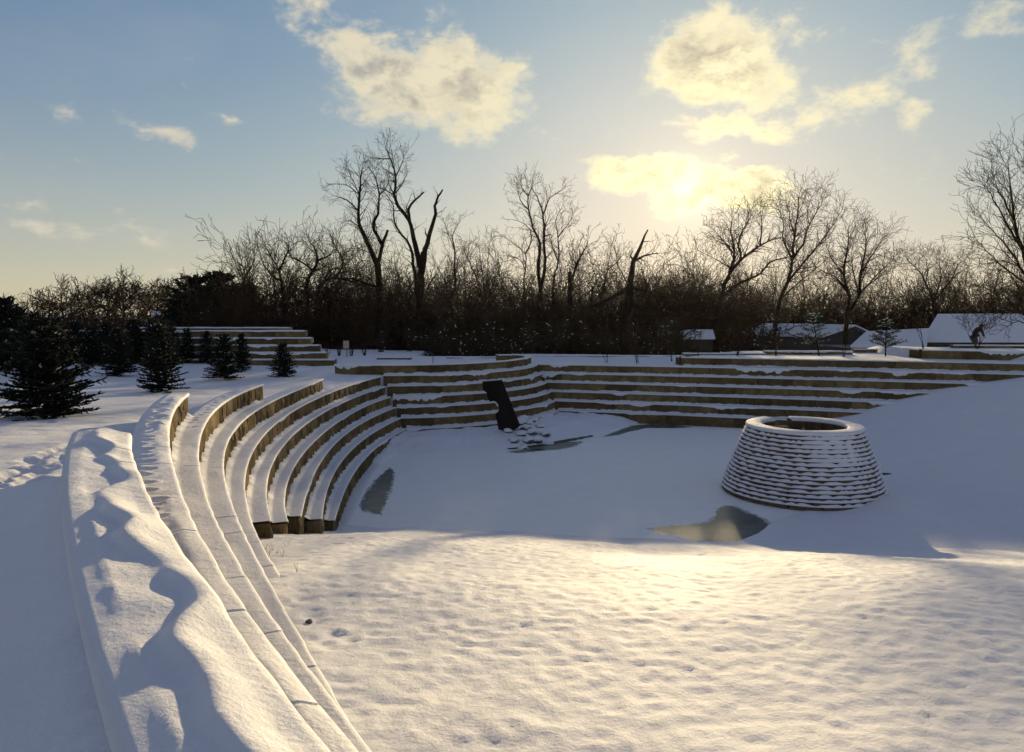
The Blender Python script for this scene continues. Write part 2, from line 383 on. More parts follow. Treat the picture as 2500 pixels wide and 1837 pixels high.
def ground_z(x, y):
    x, y = np.broadcast_arrays(np.asarray(x, float), np.asarray(y, float)); x = x.copy(); y = y.copy()
    # lawn and bank round the pond
    edge = 21.35 - .13 * (x + 4) + (fbm(x * .42 + 3, y * 0 + 1, 3, 11) - .5) * .9
    dx = np.maximum(x - 14.3, 0); dy = np.maximum(edge - y, 0)
    d = np.hypot(dx, dy)
    zin = np.interp(d, GD, GZ)
    lo = np.maximum(vn(x * .22, y * .22, 3) - .5, -1)
    amp = sst(d, .3, 5)
    zin = zin + lo * .28 * amp * sst(d, 2, 9)
    near = (np.hypot(x, y) < 45)
    tuft = fbm(x * 9.0, y * 9.0, 2, 21, .5); tuft2 = fbm(x * 1.9 + 3, y * 1.9, 3, 31)
    zin = zin + ((tuft - .5) * .039 + (tuft2 - .5) * .026 + (vn(x * .55 + 7, y * .55, 33) - .5) * .10) * (.12 + .88 * amp) * near
    sd = poly_sdf(x, y, POND)
    # bank in front of the curved wall, between shore and stone
    far = (y > 30) & (x < 9)
    hump = np.clip(.06 + .30 * np.maximum(sd, 0), 0, .47) + (fbm(x * 2.2, y * 2.2, 3, 41) - .5) * .16 * sst(sd, .1, .8)
    zin = np.where(far, hump, np.maximum(zin, .03))
    lip = sst(sd, -.10, .18) * (.85 + .3 * vn(x * 2, y * 2, 8))
    zin = np.where(sd < .6, np.minimum(zin, -.06 + .17 * lip + np.maximum(sd, 0) * .3), zin)
    zin = zin + .30 * np.exp(-(((x - 12.2) / 1.3) ** 2 + ((y - 23.6) / 1.2) ** 2))
    z = zin
    # steps (kept under the snow that lies on each tread)
    for k in range(10, 4, -1):
        solid = (x < wx(k, np.minimum(y, 36.2)) - .24) & (y > WY[k][0] + .3) & (y < 70)
        solid |= np.hypot(x - BC[0], y - BC[1]) < br(k) - .24
        xr = np.clip(x, .5, 40)
        solid |= (y > ry(k, xr) + .24) & (x > 0)
        z = np.where(solid, np.maximum(z, ZT(k) - (.1 if k > 5 else -.02)), z)
    # plateaux on the right
    roll = (fbm(x * .5, y * .5, 4, 51) - .5) * .16
    up = sst((x - 10.35) / (.55 + np.clip(y - 45, 0, 20) * .9), 0, 1) * (y > ry(4, np.clip(x, 5, 40)) + .24)
    z = np.where((y > ry(4, np.clip(x, 5, 40)) + .24) & (x > 10.0), np.maximum(z, 3.07 + .5 * up), z)
    z = np.where((y > ry(3, np.clip(x, 5, 40)) + .24) & (x > 24.2), np.maximum(z, 4.06), z)
    # upper ground on the left
    zo = np.interp(y, [-20, 2, 5.2, 7.6, 12, 15.9, 19, 22.9, 26.5, 30.1, 34, 60], [4.95, 4.95, 4.90, 4.53, 4.28, 4.03, 3.79, 3.53, 3.3, 3.06, 3.04, 3.0])
    zo = zo + np.clip((-x - 6) * .012, 0, .3) + (fbm(x * .35, y * .35, 4, 61) - .5) * .22 * sst(-x, 1.5, 6) + (fbm(x * 2.5, y * 2.5, 3, 66) - .5) * .04
    outer = np.full(x.shape, 1e9)
    for k in range(5, 0, -1):
        ex = (y < WY[k][1])
        outer = np.where(ex, wx(k, y), outer)
    for k in range(1, 5):
        ex = (y < WY[k][1]) & (y > WY[k][0] - 4) & (x < wx(k, y) - .22)
        z = np.where(ex, np.maximum(z, ZT(k) - .1), z)
    dl = outer - .52 - x
    nw = 1 - sst(y, 5.2, 7.4)
    zo = zo * (1 - nw) + nw * (5.155 - .27 * np.clip(dl, 0, 1.7) - 1.2 * np.clip(-dl, 0, .2) + (fbm(x * 1.3, y * 1.3, 3, 67) - .5) * .10 * sst(dl, .1, .8))
    left = (x < outer - .44 - .03 * nw) & (y < 36.9)
    bl = sst(outer - .50 - x, 0, .22)
    z = np.where(left, np.where(y > 30.1, np.maximum(zo, 3.06), zo), z)
    far_l = (y >= 36.9) & (x < 0)
    z = np.where(far_l & (z > 2.9), np.maximum(z, zo), z)
    z = z + np.where((z > 2.9) & (y > 37), roll * .5, 0)
    # land falling away behind the plaza to the houses and the wood
    fs = np.interp(x, [-26, -14, -6, 0, 8, 12, 22, 26], [62, 62, 60, 55.5, 54.5, 51.5, 50, 46.3])
    fall = sst(y - fs, 0, 13) * sst(x, -26, -12)
    z = z * (1 - fall) + fall * (.8 + roll * 2)
    z = z + sst(y, 160, 500) * 2.0
    # prints
    z0 = z.copy()
    for (fx, fy, fr, fd, fa) in FOOT:
        i0, i1 = np.searchsorted(x[:, 0], (fx - fr * 2.6, fx + fr * 2.6)); j0, j1 = np.searchsorted(y[0], (fy - fr * 2.6, fy + fr * 2.6))
        if i1 <= i0 or j1 <= j0: continue
        u = x[i0:i1, j0:j1] - fx; v = y[i0:i1, j0:j1] - fy; ca, sa = math.cos(fa), math.sin(fa)
        q = np.hypot((u * ca + v * sa) / 1.35, -u * sa + v * ca) / fr
        w = z0[i0:i1, j0:j1]; c = z[i0:i1, j0:j1]
        c = np.where(c >= w - 1e-6, np.maximum(c, w + fd * .3 * np.exp(-((q - 1.35) / .35) ** 2)), c)
        z[i0:i1, j0:j1] = np.where(q < 1.15, np.minimum(c, w - fd * np.exp(-q ** 4)), c)
    return z

def spaced(segs):
    out = []
    for a, b, s in segs: out += list(np.arange(a, b - s * .3, s))
    out.append(segs[-1][1]); return np.array(out)
GRID = {}
def build_ground():
    gx = spaced([(-420, -60, 30), (-60, -20, 2.0), (-20, -9.5, .35), (-9.5, -3.2, .08), (-3.2, 8, .05), (8, 14, .075), (14, 28, .16), (28, 60, 1.2), (60, 420, 30)])
    gy = spaced([(-12, 0, 1.0), (0, 3, .15), (3, 15, .055), (15, 24, .08), (24, 47, .15), (47, 60, .4), (60, 110, 2.5), (110, 620, 30)])
    X, Y = np.meshgrid(gx, gy, indexing='ij')
    Z = ground_z(X, Y); GRID.update(gx=gx, gy=gy, Z=Z)
    V, Q = grid(np.stack([X, Y, Z], -1))
    g = obj('ground', V, Q, M_SNOW, None, True); tag(g, 'snow covered lawn, banks and upper ground', None, None, 'structure')
build_ground()
def gz(x, y):
    gx, gy, Z = GRID['gx'], GRID['gy'], GRID['Z']
    i = min(max(int(np.searchsorted(gx, x)) - 1, 0), len(gx) - 2); j = min(max(int(np.searchsorted(gy, y)) - 1, 0), len(gy) - 2)
    u = min(max((x - gx[i]) / (gx[i + 1] - gx[i]), 0), 1); v = min(max((y - gy[j]) / (gy[j + 1] - gy[j]), 0), 1)
    return float((Z[i, j] * (1 - u) + Z[i + 1, j] * u) * (1 - v) + (Z[i, j + 1] * (1 - u) + Z[i + 1, j + 1] * u) * v)

def build_pond():
    c = POND.mean(0)
    big = c + (POND - c) * 1.06
    V = [(x, y, 0.0) for x, y in big]
    o = obj('pond', V, [tuple(range(len(V)))[::-1]], M_ICE_SNOW); tag(o, 'frozen pond dusted with snow', None, None, 'structure')
    patches = [[(1590, 1290), (1640, 1284), (1700, 1282), (1735, 1275), (1748, 1262), (1752, 1244), (1772, 1236), (1795, 1238), (1812, 1248), (1840, 1260), (1862, 1270), (1880, 1284), (1876, 1294), (1850, 1302), (1835, 1322), (1800, 1325), (1740, 1326), (1700, 1322), (1660, 1308), (1620, 1302)],
               [(950, 1143), (962, 1152), (958, 1180), (945, 1205), (938, 1228), (930, 1255), (905, 1250), (884, 1246), (880, 1232), (897, 1204), (920, 1170)],
               [(1260, 1094), (1300, 1085), (1330, 1083), (1370, 1078), (1395, 1080), (1420, 1078), (1400, 1090), (1360, 1098), (1310, 1100)],
               [(1476, 1066), (1510, 1052), (1545, 1040), (1590, 1036), (1640, 1038), (1690, 1043), (1640, 1046), (1580, 1045), (1545, 1052), (1510, 1062)],
               [(1240, 1104), (1280, 1098), (1330, 1096), (1320, 1101), (1270, 1106)]]
    rr = random.Random(3)
    for P in patches:
        W = [atz(x, y, .002) for x, y in P]; c_ = sum(W, Vector()) / len(W); out = []
        W = [p + (p - c_).normalized() * .16 for p in W]
        for i, p in enumerate(W):
            q = W[(i + 1) % len(W)]; n = max(2, int((q - p).length / .10))
            for j in range(n): t = p.lerp(q, j / n); out.append((t.x + rr.uniform(-.06, .06), t.y + rr.uniform(-.06, .06), .002))
        obj('slush_margin', out, [tuple(range(len(out)))[::-1]], M_SLUSH, o)
        W = [atz(x, y, .004) for x, y in P]; out = []
        for i, p in enumerate(W):
            q = W[(i + 1) % len(W)]
            n = max(2, int((q - p).length / .12))
            for j in range(n):
                t = p.lerp(q, j / n); out.append((t.x + rr.uniform(-.07, .07), t.y + rr.uniform(-.07, .07), .004))
        obj('ice_patch', out, [tuple(range(len(out)))[::-1]], M_ICE, o)
    # dark wet mud showing along the far shore
    top = [(1232, 1092), (1262, 1086), (1300, 1083), (1345, 1079), (1385, 1072), (1420, 1067), (1450, 1062)]; low = [(1450, 1064), (1420, 1070), (1388, 1077), (1345, 1085), (1300, 1090), (1262, 1094), (1235, 1097)]
    out = []
    for q in (top, low):
        W = [atz(x, y, .05) for x, y in q]
        for p, r_ in zip(W[:-1], W[1:]):
            n = max(2, int((r_ - p).length / .15))
            for j in range(n):
                t = p.lerp(r_, j / n); out.append((t.x, t.y + rr.uniform(-.08, .08), .055 if q is top else .012))
    obj('shore_mud', out, [tuple(range(len(out)))[::-1]], M_MUD, o)
    return o
POND_O = build_pond()

# ------------------------------------------------------------------ stone walls with snow on every tread
def resample(P, step):
    P = np.asarray(P, float); s = np.r_[0, np.cumsum(np.hypot(*np.diff(P, axis=0).T))]
    n = max(2, int(s[-1] / step) + 1); t = np.linspace(0, s[-1], n)
    return np.stack([np.interp(t, s, P[:, 0]), np.interp(t, s, P[:, 1])], 1), t
class Path:
    def __init__(s, P, flip):
        s.P, s.S = resample(P, .05); s.L = s.S[-1]
        d = np.gradient(s.P, axis=0); d /= np.linalg.norm(d, axis=1)[:, None]
        s.T = d; s.N = np.stack([d[:, 1], -d[:, 0]], 1) * (-1 if flip else 1)     # N points to the open (bowl) side
    def at(s, t):
        f = lambda A: np.stack([np.interp(t, s.S, A[:, 0]), np.interp(t, s.S, A[:, 1])], -1)
        N = f(s.N); N = N / np.linalg.norm(N, axis=-1)[..., None]
        return f(s.P), N
def stone_wall(name, label, group, path, ztop, h, blen, rough, thick=.42, snow=None, upper=None, seed=0, cat='stone wall', snow_step=.08, parent=None, joint_cracks=0, wfree=.52, skirt=.28):
    r = random.Random(seed * 77 + 5)
    mid, _ = path.at(np.array([path.L / 2]))
    root = empty(name, (mid[0][0], mid[0][1], ztop - h)); tag(root, label, cat, group)
    # blocks
    cuts = [0.0]
    while cuts[-1] < path.L - blen * .6: cuts.append(cuts[-1] + blen * r.uniform(.72, 1.3))
    cuts[-1] = path.L
    for i in range(len(cuts) - 1):
        a, b = cuts[i] + (.017 if rough > .02 else .012), cuts[i + 1] - (.017 if rough > .02 else .012)
        nu = 6 if rough > .02 else 4; nv = 4 if rough > .02 else 3
        u = np.linspace(a, b, nu); pa, na = path.at(np.array([a])); pb, nb = path.at(np.array([b]))
        tw = r.uniform(-1, 1) * .030; dz = r.uniform(-.012, .006)
        front = []
        for j in range(nv):
            zz = ztop + dz - h * j / (nv - 1)
            for q in range(nu):
                t = q / (nu - 1); p = pa[0] * (1 - t) + pb[0] * t; n = na[0] * (1 - t) + nb[0] * t
                off = tw * (t - .5) + (r.random() - .55) * rough * 2
                if q in (0, nu - 1) or j == 0: off = min(off, 0) - .012
                front.append((p[0] + n[0] * off, p[1] + n[1] * off, zz))
        V = list(front); k = len(V)
        for (p, n) in ((pa[0], na[0]), (pb[0], nb[0])):
            for zz in (ztop + dz, ztop - h): V.append((p[0] - n[0] * thick, p[1] - n[1] * thick, zz))
        Fs = [(j * nu + q, j * nu + q + 1, (j + 1) * nu + q + 1, (j + 1) * nu + q) for j in range(nv - 1) for q in range(nu - 1)]
        Fs += [tuple(range(nu))[::-1] + (k, k + 2), (k, k + 1, k + 3, k + 2)]
        Fs += [tuple([j * nu for j in range(nv)]) + (k + 1, k), tuple([j * nu + nu - 1 for j in range(nv)][::-1]) + (k + 2, k + 3)]
        obj('stone_block', V, Fs, M_STONE, root)
    if snow is None: return root
    H, und, bank, fore = snow; tilt = .05 if (seed == 1 and name == 'terrace_wall') else 0
    s = list(np.arange(0, path.L, snow_step)) + [path.L]
    cr = [c for c in cuts[1:-1] if r.random() < joint_cracks]
    for c in cr: s += [c - .014, c, c + .014]
    s = np.array(sorted(s)); p, n = path.at(s)
    w = np.full(len(s), wfree); free = np.ones(len(s))
    if upper is not None:
        for up in upper:
            uu = up.P[::3]; d2_ = ((p[:, None, :] - uu[None]) ** 2).sum(-1); am = d2_.argmin(1); dd = np.sqrt(d2_.min(1))
            hit = (dd < .95) & (am > 0) & (am < len(uu) - 1); w = np.where(hit & ((free > .5) | (dd < w)), dd, w); free = np.where(hit, 0, free)
    ker = np.ones(5) / 5; freeS = np.convolve(np.pad(free, 2, mode='edge'), ker, 'valid')
    sd = seed * 13
    dr = .012 + np.maximum(fbm(s * .55, s * 0 + sd, 2, sd) - .66, 0) * fore * (.5 + vn(s * 7, s * 0 + 3, sd + 7))
    lipn = (vn(s * 4.5, s * 0 + 2, sd + 1) - .5) * (.012 if rough > .02 else .03)
    jag = np.abs(vn(s * 1.5, s * 0 + 5, sd + 2) - .5) * 2 * .55 + np.abs(vn(s * 5, s * 0 + 1, sd + 3) - .5) * 2 * .55 + vn(s * 12, s * 0 + 1, sd + 4) * .25
    bk = (.02 + bank * jag) * (1 - freeS) - (.012 if tilt else .05) * freeS
    bk2 = bk * 1.0 - skirt * freeS
    rows = [(-.010 + 0 * s, -dr), (-.020 + lipn * .3, -dr * .35 + .004), (-.020 + lipn, H * .55 + 0 * s), (-.006 + lipn, H * .90 + 0 * s), (.022 + lipn * .5, H * .99 + 0 * s)]
    nin = 16 if tilt else 7
    for q in range(nin):
        t = (q + .6) / nin
        rows.append((.07 + (w - .07 - .11) * t, H + tilt * t + 0 * s))
    rows += [(w - .09, H + tilt + bk * .25), (w - .03, H + tilt + bk * .7), (w + .02, H + tilt + bk), (w + .10 - .03 * freeS, H + tilt + bk2)]
    G = np.zeros((len(s), len(rows), 3))
    for q, (off, hh) in enumerate(rows):
        xy = p - n * off[:, None]
        add = 0
        if 3 <= q < len(rows) - 1:
            kf = 1.0 if q >= 5 else (.5 if q == 4 else .25)
            if q >= len(rows) - 4: kf = 1 - .75 * freeS
            add = und * ((fbm((xy[:, 0] + xy[:, 1] * .55) * 1.5, (xy[:, 1] - xy[:, 0] * .5) * 1.0, 2, 91) - .5) * (1.1 if und > .05 else 2.6) + (fbm(xy[:, 0] * 4, xy[:, 1] * 4, 2, 95) - .5) * .35) * kf
        for c in cr:
            if q < 10: add = add - .035 * (np.abs(s - c) < .006) * (q > 1)
        if und > .025 and 3 <= q < len(rows) - 4:
            if tilt:      # one long drift crest wandering along the wall top
                oc = .17 + .075 * np.sin(s * 2.1 + .6) + .045 * np.sin(s * 4.7) + .03 * np.sin(s * 9.1 + 1)
                hc_ = .020 + .055 * np.clip(fbm(s * 1.3, s * 0 + 8, 3, 93) * 1.5 - .25, 0, 1)
                wd = np.where(off < oc, .12, .055)
                add = add + hc_ * np.exp(-((off - oc) / wd) ** 2)
            else:
                add = add + und * .8 * np.clip(fbm(s * .95 + off * 1.6, s * 0 + 8, 3, 93) - .24, 0, 1) * 1.7 * np.exp(-((off - .11) / .065) ** 2)
        if 3 <= q < len(rows) - 4: add = np.maximum(add, .022 - hh)
        G[:, q, 0] = xy[:, 0]; G[:, q, 1] = xy[:, 1]; G[:, q, 2] = ztop + hh + add
    # prints along some treads
    for (t0, t1, gap, off, rad, dep, sc) in STEPS.get((name, seed), ()):
        t = t0
        while t < t1:
            o_ = off + r.uniform(-sc, sc)
            cp, cn = path.at(np.array([t])); c = cp[0] - cn[0] * o_
            dd = np.hypot(G[:, 3:-2, 0] - c[0], G[:, 3:-2, 1] - c[1]) / rad
            G[:, 3:-2, 2] -= dep * np.exp(-dd ** 4) - dep * .3 * np.exp(-((dd - 1.4) / .4) ** 2)
            t += gap * r.uniform(.7, 1.3)
    V, Q = grid(G)
    obj('snow_cover', V, Q, M_SNOW, root, True)
    return root
STEPS = {('terrace_wall', 2): [(2, 10.5, .33, .26, .085, .05, .10)], ('terrace_wall', 3): [(1, 9, .45, .22, .06, .025, .08)], ('terrace_wall', 4): [(.5, 8, .5, .2, .05, .025, .06)]}

PW = {}
for k in range(1, 11):
    ys = np.linspace(WY[k][1], WY[k][0], 160); PW[k] = Path(np.stack([wx(k, ys), ys], 1), True)
PB = {}
for k in range(5, 11):
    rr_ = br(k)
    # from where it meets the left arc to where it meets the right flight
    best0 = min(np.linspace(-2.4, -1.2, 200), key=lambda a: abs(BC[0] + rr_ * math.cos(a) - float(wx(k, min(BC[1] + rr_ * math.sin(a), 36.9)))))
    best1 = min(np.linspace(-.6, .3, 300), key=lambda a: abs(BC[1] + rr_ * math.sin(a) - float(ry(k, BC[0] + rr_ * math.cos(a)))))
    A = np.linspace(best0, best1 + .01, 120)
    PB[k] = Path(np.stack([BC[0] + rr_ * np.cos(A), BC[1] + rr_ * np.sin(A)], 1), False)
# free-standing top wall of the bastion, curling back at its right end
A = np.linspace(-1.935, -.02, 120); P0 = np.stack([BC[0] + 7.72 * np.cos(A), BC[1] + 7.72 * np.sin(A)], 1)
A2 = np.linspace(-.02, 2.1, 30); P1 = np.stack([BC[0] + 7.72 - 1.5 + 1.5 * np.cos(A2), BC[1] - .15 + 1.5 * np.sin(A2)], 1)
PB[4] = Path(np.vstack([P0, P1[1:]]), False)
PR = {}
for k in range(3, 11):
    xs = np.linspace(RX[k][0], RX[k][1], 120); PR[k] = Path(np.stack([xs, ry(k, xs)], 1), False)

ordn = ['topmost', 'second', 'third', 'fourth', 'fifth', 'sixth', 'seventh', 'eighth', 'ninth', 'lowest']
wl_desc = {1: 'broad drifted wall at bottom left, highest of the left curve', 2: 'left curve wall with deep footprints along its snowy top',
           3: 'third highest wall of the left curve, ending beside the small spruces', 4: 'fourth highest wall of the left curve, its end standing free in the snow',
           5: 'left curve wall, highest of those that meet the rounded bastion', 6: 'left curve wall, fifth from the pond, dying into the lawn',
           7: 'left curve wall, fourth from the pond', 8: 'left curve wall, third from the pond', 9: 'left curve wall, second from the pond', 10: 'lowest wall of the left curve, at the ice edge'}
for k in range(1, 11):
    up = [PW[k - 1]] if k > 1 else None
    if k == 5: up = [PW[4], PB[4]]
    sn = {1: (.085, .070, .0, .1), 2: (.06, .030, .06, .15), 3: (.05, .016, .07, .15), 4: (.045, .012, .075, .15)}.get(k, (.042, .008, .08, .25))
    stone_wall('terrace_wall', wl_desc[k], 'split stone terrace walls of the left curve', PW[k], ZT(k), .62, .64, .042, .40, sn, up, seed=k,
               snow_step=.03 if k < 4 else .06, joint_cracks=.25 if k < 9 else .15, wfree=.48 if k == 1 else .46)
bl_desc = {4: 'free-standing capped wall on top of the bastion, curling back at its right end', 5: 'highest step of the rounded bastion below the free-standing wall', 6: 'second highest step of the rounded bastion',
           7: 'third highest step of the rounded bastion', 8: 'third lowest step of the rounded bastion', 9: 'second lowest step of the rounded bastion', 10: 'dark lowest step of the rounded bastion, half buried in snow'}
for k in range(4, 11):
    up = [PB[k - 1]] if k > 4 else None
    if k == 5: up = [PB[4]]
    stone_wall('bastion_wall', bl_desc[k], 'curved stone steps of the bastion', PB[k], ZT(k), .62, 1.45, .010, .40, (.048, .010, .085 if k > 4 else 0, .7), up, seed=k + 20, snow_step=.07, **(dict(wfree=.38, skirt=.02) if k == 4 else {}))
rl_desc = {3: 'raised plinth wall at far right edge, topmost of the straight flight', 4: 'long raised wall along the right plaza with saplings behind it', 5: 'highest full step of the straight right flight, level with the plaza',
           6: 'second full step of the straight right flight', 7: 'third full step of the straight right flight', 8: 'fourth full step of the straight right flight', 9: 'second lowest step of the straight right flight', 10: 'lowest step of the straight right flight, behind the stone cone'}
for k in range(3, 11):
    up = [PR[k - 1]] if k > 4 else None
    if k == 4: up = None
    stone_wall('flight_wall', rl_desc[k], 'straight stone steps of the right flight', PR[k], ZT(k), .62, 1.75, .010, .40, (.048, .010, .085, .7), up, seed=k + 40, snow_step=.08)
# returns closing the raised plinths
for (x0, k, lab, sd_) in ((10.1, 4, 'short return wall at left end of the long raised right wall', 71), (23.9, 3, 'short return wall at left end of the far right plinth', 72)):
    y0 = float(ry(k, x0)); ys = np.linspace(y0 + 1.5, y0 + .42, 20)
    stone_wall('return_wall', lab, None, Path(np.stack([ys * 0 + x0, ys], 1), False), ZT(k) - .006, .6, 1.0, .010, .36, (.07, .008, 0, .1), None, seed=sd_)

# tiered wall beyond the young spruces, five courses stepping back
def tiered():
    tops = [5.08, 4.66, 4.24, 3.82, 3.42]
    xr = [745, 760, 779, 797, 817]; names = ['topmost', 'second', 'middle', 'fourth', 'lowest']
    for i in range(5):
        D = 45.4 - i * .42
        xe = at(xr[i], 850, D).x; n = 40
        xs = np.linspace(xe - 15.5 - .3 * i, xe, n); ys = D + .035 * (xe - xs) * .0 + .012 * (xe - xs) ** 1.35
        stone_wall('tier_wall', names[i] + ' course of the tiered stone wall behind the small spruces', 'tiered wall beyond the spruces', Path(np.stack([xs, ys], 1), False), tops[i], .52, 1.3, .012, .42, (.07, .012, .09, .5), None, seed=90 + i, snow_step=.12)
    xs = np.linspace(-24, at(700, 800, 47).x, 30)
    stone_wall('tier_wall', 'long low wall just behind the top of the tiered wall', 'tiered wall beyond the spruces', Path(np.stack([xs, 47.6 + 0 * xs], 1), False), 5.22, 2.4, 1.5, .012, .42, (.07, .012, 0, .4), None, seed=97, snow_step=.15)
tiered()
# low seat walls and kerbs out on the plaza
benches = [((919, 872), (1003, 873), 49.4, .30, 'short low seat wall on plaza left of the young tree'), ((1088, 871), (1244, 873), 50.7, .22, 'long low seat wall on plaza behind the bastion curl'),
           ((1133, 882), (1226, 881), 46.7, .20, 'low kerb wall just inside the bastion top wall'), ((1668, 862), (1868, 863), 46.4, .28, 'low seat wall behind the long raised right wall, left piece'),
           ((1866, 856), (2083, 857), 47.0, .45, 'low seat wall in front of the dark gabled house'), ((2084, 852), (2272, 853), 48.6, .36, 'low seat wall in front of the snowy low roof'),
           ((2327, 842), (2560, 844), 45.4, .35, 'low seat wall in front of the bending person'), ((1298, 868), (1668, 870), 52.4, .25, 'long low kerb wall along the far side of the plaza')]
for i, (a, b, D, h, lab) in enumerate(benches):
    p, q = at(*a, D), at(*b, D + (-.6 if i in (4, 6) else 0))
    stone_wall('seat_wall', lab, 'low seat walls on the plaza', Path(np.linspace((p.x, p.y), (q.x, q.y), 20), False), p.z - .06, h + .25, 1.6, .008, .45, (.06, .01, 0, .3), None, seed=120 + i, snow_step=.12, wfree=.43, skirt=.02)

# ------------------------------------------------------------------ coursed stone cone
def stone_cone():
    c = atz(1957, 1199, 0.02); NC = 17; r0, r1, H = 2.73, 1.93, 2.31; hc = H / NC; wall = .52
    root = empty('stone_cone', c); tag(root, 'truncated cone of dry laid stone courses with a notched snowy rim', 'stone cone')
    r = random.Random(8); cx, cy, cz = c
    notch = (math.pi / 2 - .05, math.pi / 2 + .38)
    def rad(i):
        t = i / (NC - 1); return r0 + (r1 - r0) * (t ** 1.12)
    for i in range(NC):
        R0 = rad(i) + r.uniform(-.006, .006); Rin = max(R0 - wall, 1.40); ns = 17; ph = r.random() * 6.28; span = 2 * math.pi
        if i >= NC - 2: ph = notch[1]; ns = 15; span = 2 * math.pi - (notch[1] - notch[0])
        for s in range(ns):
            a0 = ph + span * s / ns + r.uniform(.006, .016); a1 = ph + span * (s + 1) / ns - r.uniform(.006, .016)
            n = 4; z0, z1 = cz + i * hc + .006, cz + (i + 1) * hc - (.004 if i < NC - 1 else 0); V = []
            j = r.uniform(-.030, .022)
            for q in range(n):
                a = a0 + (a1 - a0) * q / (n - 1); e = R0 + j + r.uniform(-.008, .008)
                for (rr, zz) in ((e, z0), (e - .008, z1), (Rin, z1), (Rin, z0)): V.append((cx + rr * math.cos(a), cy + rr * math.sin(a), zz))
            Fs = [(q * 4 + w, (q + 1) * 4 + w, (q + 1) * 4 + (w + 1) % 4, q * 4 + (w + 1) % 4) for q in range(n - 1) for w in range(4)]
            Fs += [(0, 1, 2, 3), (n * 4 - 1, n * 4 - 2, n * 4 - 3, n * 4 - 4)]
            obj('course_stone', V, [f[::-1] for f in Fs], M_SLATE, root)
    # snow lying on every ledge, climbing the stones in scallops
    for i in range(NC - 1):
        A = np.linspace(0, 2 * math.pi, 361) if i < NC - 3 else np.linspace(notch[1] - 2 * math.pi + .03, notch[0] - .03, 330)
        Ra, Rb = rad(i), rad(i + 1); z = cz + (i + 1) * hc
        front = np.cos(A + math.pi / 2)       # 1 towards the camera
        sc = np.abs(np.sin(A * 15.5 + i * 1.3 + vn(np.cos(A) * 3 + 9, np.sin(A) * 3, i) * 7)) * .050 + vn(np.cos(A) * 14 + 30, np.sin(A) * 14, i + 30) * .045
        pl = np.clip(fbm(np.cos(A) * 1.6 + 5, np.sin(A) * 1.6 + i * .33, 3, 77) * 1.9 - .62, 0, 1)
        mid = np.exp(-((A % (2 * math.pi) - 4.85) / .50) ** 2) * (1 if i > 8 else .35)
        climb = np.clip(-.006 + sc * .95 + (pl * .12 + mid * .75) * .07, .002, hc - .004)
        prof = [(Ra + .006 + 0 * A, z - .012 + 0 * A), (Ra + .022 + 0 * A, z + .004 + 0 * A), (Ra + .016 + 0 * A, z + .014 + 0 * A), ((Ra + Rb) / 2 + .012, z + .016 + climb * .55), (Rb + .020 + 0 * A, z + .01 + climb * .9), (Rb + .002 + 0 * A, z + climb + .012), (Rb - .03 + 0 * A, z + climb)]
        G = np.stack([np.stack([cx + pr * np.cos(A), cy + pr * np.sin(A), pz + 0 * A], -1) for pr, pz in prof], 1)
        V, Q = grid(G); obj('ledge_snow', V, Q, M_SNOW, root, True)
    # thick rim cap, open at the notch
    A = np.linspace(notch[1] - 2 * math.pi + .02, notch[0] - .02, 240); Ro, Ri = rad(NC - 1), max(rad(NC - 1) - wall, 1.40); z = cz + H
    en = sst(np.minimum(A - A[0], A[-1] - A), 0, .03)
    prof = [(Ro + .0, -.03), (Ro + .028, -.01), (Ro + .030, .04), (Ro + .005, .078), (Ro - .05, .092), ((Ro + Ri) / 2, .10), (Ri + .05, .092), (Ri + .0, .07), (Ri - .02, .02), (Ri - .01, -.02)]
    und = (fbm(np.cos(A) * 2, np.sin(A) * 2, 3, 4) - .5) * .03
    G = np.stack([np.stack([cx + pr * np.cos(A), cy + pr * np.sin(A), z + (pz + und * (pz > .02)) * (.3 + .7 * en)], -1) for pr, pz in prof], 1)
    V, Q = grid(G); obj('rim_snow', V, Q, M_SNOW, root, True)
stone_cone()
for i, (a, b, lab) in enumerate((((2138, 1157), (2196, 1160), 'long grey plank lying in the snow right of the cone'), ((2136, 1147), (2150, 1150), 'short grey plank end beside the cone'))):
    p, q = atz(*a, .06), atz(*b, .06); g = .06
    o = MB().box(((p.x + q.x) / 2, (p.y + q.y) / 2, g), ((q - p).length, .16, .07), math.atan2(q.y - p.y, q.x - p.x)).build('plank', M_SHED); tag(o, lab, 'plank', 'planks beside the cone')

